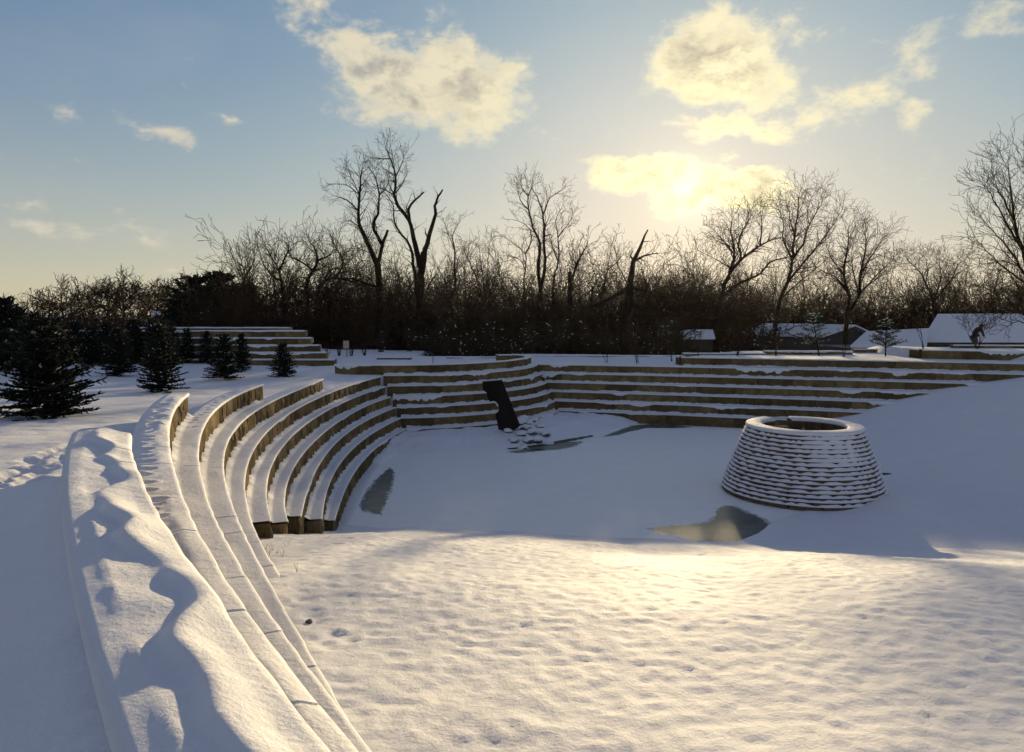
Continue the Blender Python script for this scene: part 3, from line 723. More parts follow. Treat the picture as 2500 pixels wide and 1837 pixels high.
# ------------------------------------------------------------------ leaning steel plate and boulders
def sculpture():
    D = 35.3; Y = lambda X, Yp: (1150 + X / 4.9956, 890 + Yp / 4.9956)
    out = [(137, 213), (378, 195), (598, 752), (560, 790), (440, 830), (330, 800), (330, 770), (302, 640), (298, 605)]
    arc = [(318, 600), (335, 575), (342, 540), (335, 505), (318, 475), (298, 455), (275, 448), (252, 450), (240, 460)]
    out += arc + [(225, 450), (205, 420), (196, 390), (192, 350), (165, 330), (150, 318), (143, 290)]
    P = [at(*Y(x, y), D) for x, y in out]
    P = [Vector((p.x, p.y + (2.9 - p.z) * .06, max(p.z, .2))) for p in P]
    root = empty('steel_sculpture', (P[3].x, D, .3)); tag(root, 'leaning dark steel plate with a round bite in its left edge', 'sculpture')
    MB().prism(P[::-1], (0, .30, 0)).build('plate', M_STEEL, root)
    # snow resting in the bite and on the top edge
    b = [at(*Y(x, y), D) for x, y in arc[3:]]
    m = MB()
    for i in range(len(b) - 1):
        p, q = b[i], b[i + 1]
        m.add([(p.x, p.y - .0, p.z - .01), (q.x, q.y, q.z - .01), (q.x - .04, q.y, q.z - .06), (p.x - .05, p.y, p.z - .04),
               (p.x, p.y + .28, p.z - .01), (q.x, q.y + .28, q.z - .01), (q.x - .04, q.y + .28, q.z - .06), (p.x - .05, p.y + .28, p.z - .04)],
              [(0, 1, 2, 3), (3, 2, 6, 7), (4, 7, 6, 5)])
    m.build('snow_rim', M_SNOW, root)
sculpture()
def lump(c, r, sq, seed, mat, name, parent=None, n=10):
    A = np.linspace(0, 2 * math.pi, n + 1); B = np.linspace(-math.pi / 2, math.pi / 2, n // 2 + 2)
    AA, BB = np.meshgrid(A, B, indexing='ij')
    d = np.stack([np.cos(AA) * np.cos(BB), np.sin(AA) * np.cos(BB), np.sin(BB)], -1)
    k = .75 + .5 * vn(d[..., 0] * 1.6 + seed * 3.1, d[..., 1] * 1.6 + d[..., 2] * 1.9, seed); k[-1] = k[0]
    G = np.array(c) + d * (k * r)[..., None] * np.array([1, 1, sq])
    V, Q = grid(G); return obj(name, V, Q, mat, parent, True)
NTH = ['first', 'second', 'third', 'fourth', 'fifth', 'sixth', 'seventh', 'eighth', 'ninth', 'tenth', 'eleventh', 'twelfth', 'thirteenth', 'fourteenth', 'fifteenth', 'sixteenth', 'seventeenth', 'eighteenth', 'nineteenth', 'twentieth']
def boulders():
    r = random.Random(17)
    px = [(1243, 1043, .30), (1262, 1050, .34), (1228, 1050, .16), (1256, 1060, .26), (1276, 1040, .28), (1290, 1048, .22), (1304, 1040, .20), (1282, 1060, .24), (1270, 1070, .20), (1300, 1066, .22), (1318, 1056, .18),
          (1290, 1076, .22), (1310, 1074, .24), (1330, 1066, .2), (1326, 1052, .16), (1340, 1074, .2), (1254, 1078, .18), (1276, 1084, .2), (1240, 1068, .2), (1282, 1032, .2)]
    order = sorted(range(len(px)), key=lambda q: px[q][0])
    for i, (x, y, s) in enumerate(px):
        p = atz(x, y, .22); g = gz(p.x, p.y)
        root = empty('boulder', (p.x, p.y, g)); tag(root, 'snow capped boulder at foot of the steel plate, ' + NTH[order.index(i)] + ' from the left', 'boulder', 'boulders below the steel plate')
        s *= 1.35; lump((p.x, p.y, g + s * .08), s, .66, 60 + i, M_ROCK, 'rock', root)
        lump((p.x, p.y, g + s * .26), s * 1.0, .50, 60 + i, M_SNOW, 'snow_cap', root)
boulders()

# ------------------------------------------------------------------ branching
def norm(v):
    l = math.sqrt(v[0] * v[0] + v[1] * v[1] + v[2] * v[2]) or 1; return (v[0] / l, v[1] / l, v[2] / l)
def grow(S, p, d, L, r, lev, R, P):
    n = max(2, int(L / P['step'] + .5)); sl = L / n; ra = r
    for i in range(n):
        w = P['wander'] * (1 + .4 * lev)
        d = norm((d[0] + R.gauss(0, w), d[1] + R.gauss(0, w), d[2] + R.gauss(0, w) + P['up']))
        q = (p[0] + d[0] * sl, p[1] + d[1] * sl, p[2] + d[2] * sl)
        rb = max(r * (1 - (i + 1) / n * .75), P['rmin'])
        S.append((p, q, ra, rb)); p = q; ra = rb
        if lev < P['lev'] and (i + 1) / n > P['start'] * (1.0 if lev == 0 else .5):
            for _ in range(P['kids'][lev] if R.random() < .9 else 0):
                side(S, p, d, L * R.uniform(*P['shrink']) * (1 - .35 * i / n), max(rb * R.uniform(.45, .65), P['rmin']), lev + 1, R, P)
def side(S, p, d, L, r, lev, R, P):
    a = R.uniform(*P['ang']); ph = R.uniform(0, 6.283)
    h = (0, 0, 1) if abs(d[2]) < .9 else (1, 0, 0)
    u = norm((d[1] * h[2] - d[2] * h[1], d[2] * h[0] - d[0] * h[2], d[0] * h[1] - d[1] * h[0]))
    v = (d[1] * u[2] - d[2] * u[1], d[2] * u[0] - d[0] * u[2], d[0] * u[1] - d[1] * u[0])
    ca, sa, cp, sp = math.cos(a), math.sin(a), math.cos(ph), math.sin(ph)
    nd = tuple(d[i] * ca + (u[i] * cp + v[i] * sp) * sa for i in range(3))
    grow(S, p, norm(nd), L, r, lev, R, P)
def tubes(S, k, ext=0.0):
    A = np.array([(*a, *b, r0, r1) for a, b, r0, r1 in S], float)
    p, q, r0, r1 = A[:, :3], A[:, 3:6], A[:, 6], A[:, 7]
    d = q - p; L = np.linalg.norm(d, axis=1)[:, None]; d = d / np.maximum(L, 1e-6)
    if ext: q = q + d * ext * r1[:, None]
    h = np.where(np.abs(d[:, 2:3]) < .9, np.array([[0, 0, 1.]]), np.array([[1., 0, 0]]))
    u = np.cross(d, h); u /= np.linalg.norm(u, axis=1)[:, None]; v = np.cross(d, u)
    an = np.arange(k) * 2 * math.pi / k
    ring = u[:, None, :] * np.cos(an)[None, :, None] + v[:, None, :] * np.sin(an)[None, :, None]
    V = np.concatenate([p[:, None] + ring * r0[:, None, None], q[:, None] + ring * r1[:, None, None]], 1)
    b = (np.arange(len(A)) * 2 * k)[:, None, None]; i = np.arange(k)
    Q = np.stack([i, (i + 1) % k, k + (i + 1) % k, k + i], -1)[None] + b
    return V.reshape(-1, 3), Q.reshape(-1, 4)
def split_tubes(S, cut=.045):
    big = [s for s in S if s[2] >= cut]; small = [s for s in S if s[2] < cut]
    return (tubes(big, 7, .5) if big else None), (tubes(small, 3) if small else None)
def place_tree(name, label, group, S, base, mat1=None, mat2=None, cut=.045, cat='tree'):
    root = empty(name, base); tag(root, label, cat, group)
    b, s = split_tubes(S, cut)
    if b: obj('trunk', b[0], b[1], mat1 or M_BARK, root, True)
    if s: obj('crown', s[0], s[1], mat2 or M_TWIG, root)
    return root

TW = dict(step=.55, wander=.16, up=.05, rmin=.011, lev=3, start=.15, kids=[1, 1, 1], shrink=(.45, .75), ang=(.4, 1.0))
def hero(label, D, limbs, seed, twig=1.08, base_z=None, group='bare trees at the wood edge', P=None, dens=1.0, name='bare_tree'):
    """limbs: (points in the photograph, first radius, last radius, twigs per segment, twig length)"""
    R = random.Random(seed); S = []
    base = at(*limbs[0][0][0], D); base.z = min(base.z, 2.0)
    if base_z is not None: base.z = base_z
    depth = {}
    PP = dict(TW); PP.update(P or {})
    for li, (pts, ra, rb, nt, tl) in enumerate(limbs):
        # each limb wanders in depth too, starting where it leaves its parent
        key = tuple(pts[0]); y = depth.get(key, D)
        Q = []
        drift = R.uniform(-.35, .35)
        for i, p in enumerate(pts):
            w = at(p[0], p[1], y)
            if li == 0 and i == 0: w = Vector((w.x, D, base.z))
            Q.append(w); depth[tuple(p)] = y
            if i + 1 < len(pts):
                step = math.hypot(pts[i + 1][0] - p[0], pts[i + 1][1] - p[1]) * D / F_
                y = y + (drift + R.uniform(-.25, .25)) * step * .8 if li else y + R.uniform(-.08, .08) * step
        # refine
        pts3 = []
        for i in range(len(Q) - 1):
            n = max(2, int((Q[i + 1] - Q[i]).length / .5))
            for j in range(n):
                t = j / n; a, b_ = Q[i], Q[i + 1]
                # Catmull-Rom
                a0 = Q[i - 1] if i else a + (a - b_) ; b1 = Q[i + 2] if i + 2 < len(Q) else b_ + (b_ - a)
                pp = .5 * ((2 * a) + (b_ - a0) * t + (2 * a0 - 5 * a + 4 * b_ - b1) * t * t + (-a0 + 3 * a - 3 * b_ + b1) * t ** 3)
                pts3.append(pp + Vector((R.gauss(0, .03), R.gauss(0, .05), 0)) * (1 if pts3 else 0))
        pts3.append(Q[-1]); N = len(pts3)
        for i in range(N - 1):
            t0, t1 = i / (N - 1), (i + 1) / (N - 1)
            r0, r1 = ra + (rb - ra) * t0, ra + (rb - ra) * t1
            a, b_ = pts3[i], pts3[i + 1]; S.append((tuple(a), tuple(b_), r0, r1))
            d = norm(tuple(b_ - a))
            cnt = nt * 1.35 * dens * (0.25 + .75 * t1) * (0 if (li == 0 and t1 < .45) else 1)
            for _ in range(int(cnt) + (R.random() < cnt - int(cnt))):
                side(S, tuple(b_), d, tl * R.uniform(.5, 1.15) * (1 - .3 * t1) * twig, max(min(r1 * .5, .05), .014), 1, R, PP)
    place_tree(name, label, group, S, base)

Z6 = lambda P: [(750 + x / 2.498, 300 + y / 2.498) for x, y in P]
ZR = lambda P: [(1600 + x / 2.498, 340 + y / 2.498) for x, y in P]
ZL = lambda P: [(350 + x / 3.747, 530 + y / 3.747) for x, y in P]
hero('tall forked bare tree with twiggy crown, left of the two snags', 68, [
    (Z6([(455, 1400), (448, 1200), (440, 1000), (430, 870)]), .40, .30, .3, 2.0),
    (Z6([(430, 870), (380, 760), (330, 650), (310, 540), (320, 440), (325, 340), (335, 280)]), .26, .04, 2.4, 2.4),
    (Z6([(310, 540), (240, 470), (160, 445)]), .08, .02, 2.2, 1.6), (Z6([(320, 440), (240, 380), (160, 375)]), .06, .02, 2.4, 1.5), (Z6([(320, 440), (270, 330), (240, 280)]), .05, .02, 2.6, 1.5),
    (Z6([(430, 870), (460, 750), (490, 660)]), .20, .12, .3, 1.0),
    (Z6([(460, 750), (410, 660), (405, 610), (430, 560), (440, 440), (420, 340), (380, 280)]), .18, .03, 2.2, 2.0),
    (Z6([(440, 440), (490, 380), (500, 300)]), .06, .02, 2.4, 1.6), (Z6([(330, 650), (270, 600), (210, 610)]), .06, .02, 1.8, 1.4), (Z6([(440, 1000), (380, 990), (270, 950), (180, 950), (110, 870)]), .12, .03, 2.0, 1.8)], 1)
hero('tallest bare tree, split trunk with two broken dark leaders and a high twiggy limb', 66, [
    (Z6([(697, 1420), (690, 1150), (700, 900), (712, 800)]), .46, .30, .15, 1.8),
    (Z6([(712, 800), (750, 670), (785, 560), (775, 510), (800, 450), (825, 410)]), .24, .07, .35, 1.1),
    (Z6([(785, 560), (800, 550), (818, 540)]), .05, .02, .5, .5), (Z6([(735, 700), (722, 670), (720, 648)]), .07, .03, .3, .4),
    (Z6([(700, 900), (650, 710), (625, 600), (620, 530), (660, 470), (710, 425)]), .28, .06, .6, 1.3),
    (Z6([(625, 600), (560, 510), (530, 440), (540, 330), (505, 220), (470, 120)]), .18, .02, 2.6, 2.2),
    (Z6([(540, 330), (580, 240), (590, 200)]), .06, .015, 2.6, 1.5), (Z6([(530, 440), (590, 360), (605, 320)]), .06, .015, 2.6, 1.5), (Z6([(505, 220), (440, 220), (370, 210)]), .06, .015, 2.6, 1.4), (Z6([(530, 440), (450, 400), (390, 390)]), .06, .015, 2.4, 1.5),
    (Z6([(690, 1150), (660, 950), (630, 760), (560, 660), (530, 610), (525, 500), (470, 420)]), .20, .03, 1.2, 1.6), (Z6([(660, 950), (600, 1040), (560, 1120)]), .08, .03, 1.4, 1.2), (Z6([(690, 1150), (740, 1000), (790, 920)]), .08, .03, 1.4, 1.4)], 2)
hero('slim crooked bare tree with a small high tuft of twigs, right of the broken leaders', 71, [
    (Z6([(895, 1400), (890, 1200), (870, 1080), (905, 1000), (900, 880), (900, 780)]), .16, .08, .5, 1.3), (Z6([(900, 780), (890, 690), (930, 600)]), .07, .02, 2.4, 1.5), (Z6([(900, 780), (860, 680), (840, 620)]), .05, .02, 2.2, 1.3), (Z6([(905, 900), (960, 840)]), .05, .03, 1.2, 1.2)], 3)
hero('tall bare tree in middle of the wood edge, two stems under one rounded twiggy crown', 70, [
    (Z6([(1410, 1400), (1410, 1150), (1420, 1000), (1410, 880), (1420, 740), (1380, 640), (1350, 530), (1350, 450), (1380, 370)]), .30, .03, 1.6, 2.0),
    (Z6([(1420, 1000), (1450, 900), (1440, 640), (1440, 560), (1400, 450), (1370, 400)]), .18, .03, 1.6, 2.0), (Z6([(1440, 560), (1480, 460), (1550, 415)]), .08, .02, 2.6, 1.7), (Z6([(1350, 530), (1300, 470), (1280, 400)]), .06, .02, 2.6, 1.6),
    (Z6([(1440, 700), (1485, 680)]), .09, .05, .2, .5), (Z6([(1350, 450), (1310, 400), (1300, 360)]), .06, .02, 2.6, 1.6)], 4)
hero('bare tree leaning left beside the tall middle tree', 73, [
    (Z6([(1330, 1400), (1320, 1020), (1330, 900), (1330, 800), (1260, 740), (1190, 690)]), .16, .02, 1.9, 1.9), (Z6([(1330, 800), (1370, 700), (1330, 620), (1250, 590)]), .08, .02, 2.2, 1.6), (Z6([(1330, 900), (1290, 830), (1200, 810)]), .05, .02, 2, 1.4)], 5)
hero('bare tree with feathery crown just right of the tall middle tree', 72, [
    (Z6([(1500, 1400), (1500, 1000), (1530, 850), (1530, 700), (1515, 600), (1560, 500)]), .17, .02, 2.0, 2.0), (Z6([(1530, 850), (1490, 740), (1470, 660)]), .07, .02, 2.2, 1.6), (Z6([(1530, 700), (1590, 620), (1620, 560)]), .06, .02, 2.4, 1.6)], 6)
hero('split dead trunk with one crooked live limb, right of centre', 67, [
    (Z6([(1605, 1420), (1600, 1150), (1605, 1000), (1600, 915)]), .32, .20, .1, .8), (Z6([(1605, 1000), (1640, 870), (1690, 780), (1710, 725)]), .14, .04, 1.0, 1.3), (Z6([(1640, 870), (1620, 830), (1625, 790)]), .05, .02, 1.2, .8), (Z6([(1600, 1150), (1650, 1160), (1680, 1200)]), .12, .06, .3, .8)], 7)
hero('short broken stump trunk left of the big leaning snag', 69, [
    (Z6([(1735, 1420), (1730, 1200), (1742, 1000)]), .30, .10, .3, .9), (Z6([(1730, 1200), (1790, 1070), (1820, 960)]), .12, .04, 1.0, 1.2)], 8)
hero('big leaning snag with a pointed broken top and one long side limb', 64, [
    (Z6([(1935, 1420), (1950, 1260), (1970, 1000), (1990, 850), (2030, 760), (2077, 655)]), .62, .06, .15, 1.0), (Z6([(1990, 850), (2060, 810), (2150, 795)]), .12, .03, 1.6, 1.6), (Z6([(1970, 1000), (1870, 1060), (1740, 1120)]), .22, .12, .5, 1.0), (Z6([(1970, 1000), (2060, 1030), (2068, 1020)]), .16, .08, .3, .6), (Z6([(1990, 850), (1975, 810), (1990, 780)]), .10, .03, .2, .4), (Z6([(1970, 1000), (1900, 880), (1870, 740)]), .07, .02, 1.8, 1.6)], 9)
hero('spreading bare tree below the sun with rusty leaf tufts on leaning limbs', 70, [
    (ZR([(330, 1180), (390, 1000), (450, 830), (520, 740), (640, 650), (720, 610)]), 0.336, .06, 2.8, 2.42), (ZR([(450, 830), (480, 700), (460, 560), (470, 480)]), 0.16, .03, 4.2, 2.42), (ZR([(520, 740), (510, 620), (560, 500), (570, 450)]), 0.112, .03, 4.55, 2.2),
    (ZR([(480, 700), (400, 600), (340, 540)]), 0.08, .02, 4.55, 1.98), (ZR([(390, 1000), (480, 900), (640, 820), (700, 750), (830, 715)]), 0.192, .04, 3.15, 2.2), (ZR([(640, 650), (650, 540), (640, 450)]), 0.08, .02, 4.55, 1.98), (ZR([(460, 790), (380, 740), (260, 680)]), 0.056, .02, 3.15, 1.76)], 10)
hero('upright bare tree with a fan shaped pale crown, right of the rusty tree', 74, [
    (ZR([(700, 1150), (760, 980), (810, 870), (835, 740), (850, 600), (870, 450), (880, 330)]), 0.288, .03, 3.32, 2.64), (ZR([(835, 740), (900, 640), (940, 520), (1010, 400), (1030, 330)]), 0.112, .02, 3.85, 2.42), (ZR([(810, 870), (900, 760), (1000, 640), (1080, 530), (1140, 430)]), 0.128, .02, 3.5, 2.42),
    (ZR([(835, 740), (780, 620), (780, 500), (740, 400)]), 0.096, .02, 3.85, 2.42), (ZR([(850, 600), (820, 480), (800, 380)]), 0.064, .02, 4.2, 2.2), (ZR([(780, 960), (880, 870), (990, 780), (1060, 720)]), 0.08, .02, 2.45, 1.98), (ZR([(940, 520), (930, 420), (950, 360)]), 0.048, .02, 4.2, 1.98)], 11)
hero('broad round crowned bare tree behind the dark gabled house', 76, [
    (ZR([(1160, 1240), (1165, 1080), (1180, 960), (1150, 830), (1170, 680), (1180, 540)]), 0.272, .03, 3.32, 2.64), (ZR([(1180, 960), (1120, 860), (1010, 800), (960, 760)]), 0.112, .02, 3.5, 2.42), (ZR([(1150, 830), (1060, 700), (1040, 620)]), 0.08, .02, 3.85, 2.2),
    (ZR([(1165, 1080), (1240, 960), (1250, 820), (1280, 680), (1280, 520)]), 0.176, .02, 3.5, 2.64), (ZR([(1250, 820), (1340, 680), (1400, 590)]), 0.096, .02, 4.2, 2.42), (ZR([(1240, 960), (1340, 840), (1440, 740), (1500, 680)]), 0.112, .02, 4.2, 2.42), (ZR([(1240, 960), (1200, 760), (1210, 600)]), 0.08, .02, 3.85, 2.2)], 12)
hero('low twiggy bare tree behind the snowy low roof', 80, [
    (ZR([(1700, 1200), (1690, 1000), (1650, 880), (1600, 800), (1540, 740)]), 0.208, .03, 3.85, 2.64), (ZR([(1690, 1000), (1740, 860), (1730, 740)]), 0.112, .02, 4.2, 2.42), (ZR([(1690, 1000), (1790, 880), (1850, 760), (1900, 720)]), 0.112, .02, 4.2, 2.42), (ZR([(1650, 880), (1660, 770), (1640, 720)]), 0.064, .02, 4.2, 1.98)], 13)
hero('large upswept bare tree cut by the right edge of the picture', 52, [
    (ZR([(2330, 1250), (2290, 900), (2240, 680), (2190, 500), (2170, 300), (2150, 130)]), 0.272, .02, 3.5, 2.53), (ZR([(2290, 900), (2180, 700), (2060, 560), (1985, 480)]), 0.112, .015, 4.2, 2.2), (ZR([(2240, 680), (2120, 480), (2040, 330), (2010, 290)]), 0.096, .015, 4.2, 2.2), (ZR([(2190, 500), (2100, 330), (2050, 190)]), 0.08, .015, 4.2, 1.98),
    (ZR([(2290, 900), (2120, 780), (2000, 660), (1950, 600)]), 0.08, .015, 4.2, 1.98), (ZR([(2290, 900), (2320, 600), (2280, 300), (2250, 70)]), 0.176, .02, 3.85, 2.42)], 14, P=dict(up=.09, ang=(.3, .8)), dens=.62)
hero('thorny low bare tree overhanging the right end of the snowy house roof', 50, [
    (ZR([(2330, 1290), (2300, 1150), (2240, 1060), (2170, 1050), (2100, 1070)]), 0.112, .02, 3.5, 1.43), (ZR([(2240, 1060), (2150, 980), (2060, 900)]), 0.064, .02, 4.2, 1.54), (ZR([(2300, 1150), (2220, 1110), (2150, 1140)]), 0.048, .02, 3.85, 1.1), (ZR([(2240, 1060), (2210, 900), (2130, 780)]), 0.064, .02, 4.2, 1.65)], 15)
# dense trees left of the tall pair
hero('bare tree with brushy top at left end of the wood edge', 74, [(ZL([(930, 900), (920, 580), (940, 400), (950, 290)]), .16, .02, 3.2, 1.4), (ZL([(930, 560), (1000, 420), (1040, 300)]), .09, .02, 3.0, 1.4), (ZL([(925, 500), (890, 400), (880, 340)]), .06, .02, 3.0, 1.0)], 16)
hero('bare tree with arching limbs drooping left, second from left of the wood edge', 72, [(ZL([(1290, 1000), (1270, 680), (1240, 490), (1190, 400), (1110, 260)]), .26, .03, 2.4, 2.0), (ZL([(1240, 490), (1300, 370), (1330, 270), (1280, 220)]), .12, .02, 2.6, 1.8), (ZL([(1255, 580), (1180, 540), (1100, 430), (1080, 360)]), .10, .02, 2.4, 1.6)], 17)
hero('gnarled bare tree with rounded brushy head, left of the tall forked tree', 70, [(ZL([(1500, 1000), (1500, 660), (1540, 500), (1460, 420), (1360, 370), (1330, 290)]), .28, .03, 2.2, 2.0), (ZL([(1540, 500), (1600, 400), (1560, 280), (1500, 190)]), .16, .02, 2.6, 2.0), (ZL([(1600, 400), (1700, 350), (1760, 290)]), .09, .02, 2.6, 1.8), (ZL([(1540, 500), (1640, 470), (1700, 420)]), .10, .02, 2.2, 1.6)], 18)
hero('bare tree with long bare limbs reaching right in front of the forked tree', 69, [(ZL([(1620, 1000), (1590, 740), (1650, 590), (1760, 560), (1900, 590), (2050, 640)]), .22, .06, 1.6, 1.8), (ZL([(1760, 560), (1830, 420), (1760, 280), (1700, 130)]), .12, .02, 2.2, 1.9), (ZL([(1650, 590), (1720, 480), (1850, 480)]), .10, .02, 2.2, 1.8)], 19)
hero('small bare tree in middle of the wood edge, many thin upright stems', 74, [(Z6([(1080, 1400), (1085, 1100), (1100, 900), (1110, 740)]), .12, .015, 2.6, 2.0), (Z6([(1085, 1100), (1020, 920), (960, 790)]), .10, .015, 2.4, 1.9), (Z6([(1085, 1100), (1160, 920), (1190, 850)]), .09, .015, 2.4, 1.8), (Z6([(1085, 1050), (1060, 860), (1050, 770)]), .08, .015, 2.6, 1.8)], 20)
hero('low bare tree between the split trunk and the leaning snag', 76, [(Z6([(1800, 1400), (1800, 1100), (1830, 900), (1850, 780), (1870, 700)]), .12, .015, 2.4, 1.8), (Z6([(1800, 1100), (1760, 950), (1730, 850)]), .08, .015, 2.2, 1.6), (Z6([(1830, 900), (1910, 830), (1930, 780)]), .07, .015, 2.2, 1.5)], 21)
hero('low bare tree right of the leaning snag, against the glare', 78, [(Z6([(2130, 1400), (2120, 1100), (2150, 940), (2180, 860)]), .12, .015, 2.6, 1.8), (Z6([(2120, 1100), (2060, 950), (2050, 880)]), .08, .015, 2.4, 1.6), (Z6([(2120, 1100), (2220, 980), (2260, 900)]), .08, .015, 2.4, 1.6)], 22)
# far trees beyond the spruces on the left
for (lab, x, ytop, w, D, sd) in (('round headed far tree above the spruces, leftmost on the skyline', 150, 700, 55, 120, 31), ('dense dark far tree, tallest on the left skyline', 300, 682, 75, 118, 32), ('second dense far tree beside the tallest on left skyline', 262, 700, 50, 122, 36), ('pale far tree right of the dense ones on left skyline', 385, 710, 32, 125, 33), ('fan shaped far tree beside the dark conifers', 440, 690, 40, 112, 34)):
    y0 = 790
    L = [([(x, y0), (x + 2, y0 - 30), (x, ytop + 30), (x + 3, ytop)], .22, .03, 3.0, 2.2)]
    for dx_ in (-.9, -.55, .5, .9): L.append(([(x + 2, y0 - 30), (x + dx_ * w * .6, ytop + 45), (x + dx_ * w, ytop + 22 + 12 * abs(dx_))], .12, .02, 3.4, 2.6))
    hero(lab, D, L, sd, group='far trees on the left skyline', P=dict(step=.7, rmin=.034), dens=1.5)

# ------------------------------------------------------------------ dense brush and far wood (masses nobody could count)
def brush_variant(seed, h, stems):
    R = random.Random(seed); S = []
    P = dict(step=.68, wander=.2, up=.05, rmin=.017, lev=3, start=.2, kids=[1, 1, 1], shrink=(.4, .65), ang=(.35, .95))
    for _ in range(stems):
        a = R.uniform(0, 6.28); t = R.uniform(.05, .45)
        grow(S, (R.uniform(-.6, .6), R.uniform(-.6, .6), 0), norm((math.cos(a) * t, math.sin(a) * t, 1)), h * R.uniform(.6, 1.0), .045 * R.uniform(.7, 1.4), 0, R, P)
    return tubes(S, 3)
def scatter(name, label, cat, spots, variants, mat):
    Vs, Qs, b = [], [], 0
    for (x, y, z, s, a, k) in spots:
        V, Q = variants[k]
        ca, sa = math.cos(a), math.sin(a)
        W = np.stack([V[:, 0] * ca - V[:, 1] * sa, V[:, 0] * sa + V[:, 1] * ca, V[:, 2]], 1) * s + np.array([x, y, z])
        Vs.append(W); Qs.append(Q + b); b += len(V)
    o = obj(name, np.concatenate(Vs), np.concatenate(Qs), mat); tag(o, label, cat, None, 'stuff'); return o
BV = [brush_variant(200 + i, 6.5, 8) for i in range(4)]
def thicket_variant(seed):
    R = random.Random(seed); S = []
    P = dict(step=.6, wander=.25, up=.02, rmin=.028, lev=3, start=.0, kids=[1, 1, 1], shrink=(.4, .7), ang=(.4, 1.2))
    for _ in range(11):
        a = R.uniform(0, 6.28); t = R.uniform(.1, 1.4)
        grow(S, (R.uniform(-2, 2), R.uniform(-1.5, 1.5), 0), norm((math.cos(a) * t, math.sin(a) * t, 1)), R.uniform(2.2, 4.2), .05, 0, R, P)
    return tubes(S, 3)
BV += [thicket_variant(250 + i) for i in range(2)]
def slim_variant(seed, stems):
    R = random.Random(seed); S = []
    P = dict(step=.8, wander=.14, up=.06, rmin=.014, lev=3, start=.35, kids=[2, 1, 1], shrink=(.30, .55), ang=(.35, .85))
    for _ in range(stems):
        a = R.uniform(0, 6.28); t = R.uniform(.03, .22)
        grow(S, (R.uniform(-.5, .5), R.uniform(-.5, .5), 0), norm((math.cos(a) * t, math.sin(a) * t, 1)), 10 * R.uniform(.75, 1.0), .085 * R.uniform(.8, 1.3), 0, R, P)
    return tubes(S, 3)
BV += [slim_variant(270 + i, 2 + i % 2) for i in range(4)]
def skyline(px):   # height of the solid brush in the photograph
    return np.interp(px, [500, 700, 900, 1100, 1250, 1450, 1650, 1800, 2000, 2150, 2300, 2500], [712, 684, 688, 684, 690, 696, 694, 692, 704, 706, 700, 690])
def woods():
    R = random.Random(4); sp = []
    def add(px, D, top_px, k):
        nonlocal sp
        p = at(px, 800, D); z0 = gz(p.x, p.y) - .2; h = 6.6 if k < 4 else (4.0 if k < 6 else 10.2)
        sp.append((p.x, p.y, z0, max(.5, (at(px, top_px, D).z - z0) / h), R.uniform(0, 6.28), k))
    for i in range(52):
        px = 530 + 1120 * i / 52 + R.uniform(-25, 25); add(px, R.uniform(62, 84), float(skyline(px)) + R.uniform(-16, 30), R.randrange(4))
    for i in range(34):
        px = 560 + 1110 * i / 34 + R.uniform(-15, 15); add(px, R.uniform(64, 78), R.uniform(735, 775), 4 + i % 2)
    for i in range(30):
        px = 1640 + 900 * i / 30 + R.uniform(-15, 15); add(px, R.uniform(90, 104), float(skyline(px)) + R.uniform(-5, 30), R.randrange(4))
    for i in range(26):
        px = 1640 + 900 * i / 26 + R.uniform(-15, 15); add(px, R.uniform(86, 96), R.uniform(735, 762), 4 + i % 2)
    for i in range(30):
        px = 590 + 1120 * i / 30 + R.uniform(-18, 18)
        add(px, R.uniform(70, 88), float(np.interp(px, [560, 640, 800, 1000, 1150, 1300, 1500, 1600, 1720], [640, 596, 590, 632, 618, 622, 628, 640, 640])) + R.uniform(-22, 40), 6 + i % 4)
    for i in range(18):
        px = 1690 + 840 * i / 18 + R.uniform(-20, 20); add(px, R.uniform(92, 108), float(np.interp(px, [1690, 2000, 2250, 2500], [610, 620, 640, 600])) + R.uniform(-15, 40), 6 + i % 4)
    for i in range(12):
        px = 1585 + 190 * i / 12 + R.uniform(-8, 8); add(px, R.uniform(68, 78) if px < 1760 else 90, R.uniform(682, 712), R.randrange(4))
    for i in range(5):
        px = 1600 + 150 * i / 5; add(px, R.uniform(66, 72), R.uniform(730, 750), 4 + i % 2)
    scatter('undergrowth', 'tangled leafless undergrowth filling the wood edge', None, sp, BV, M_BRUSH)
    sp = []
    for i in range(34):
        px = -150 + 2800 * i / 34 + R.uniform(-20, 20)
        add(px, R.uniform(112, 135), (738 if px < 520 else float(skyline(px)) + 6) + R.uniform(-12, 12), R.randrange(4))
    for i in range(40):
        px = -150 + 2800 * i / 40 + R.uniform(-10, 10); add(px, R.uniform(108, 122), R.uniform(742, 758), 4 + i % 2)
    for i in range(22):
        px = -60 + 600 * i / 22 + R.uniform(-10, 10); add(px, R.uniform(88, 104), R.uniform(734, 756), 4 + i % 2)
    scatter('far_wood', 'far leafless wood behind everything', None, sp, BV, M_BRUSH)
woods()

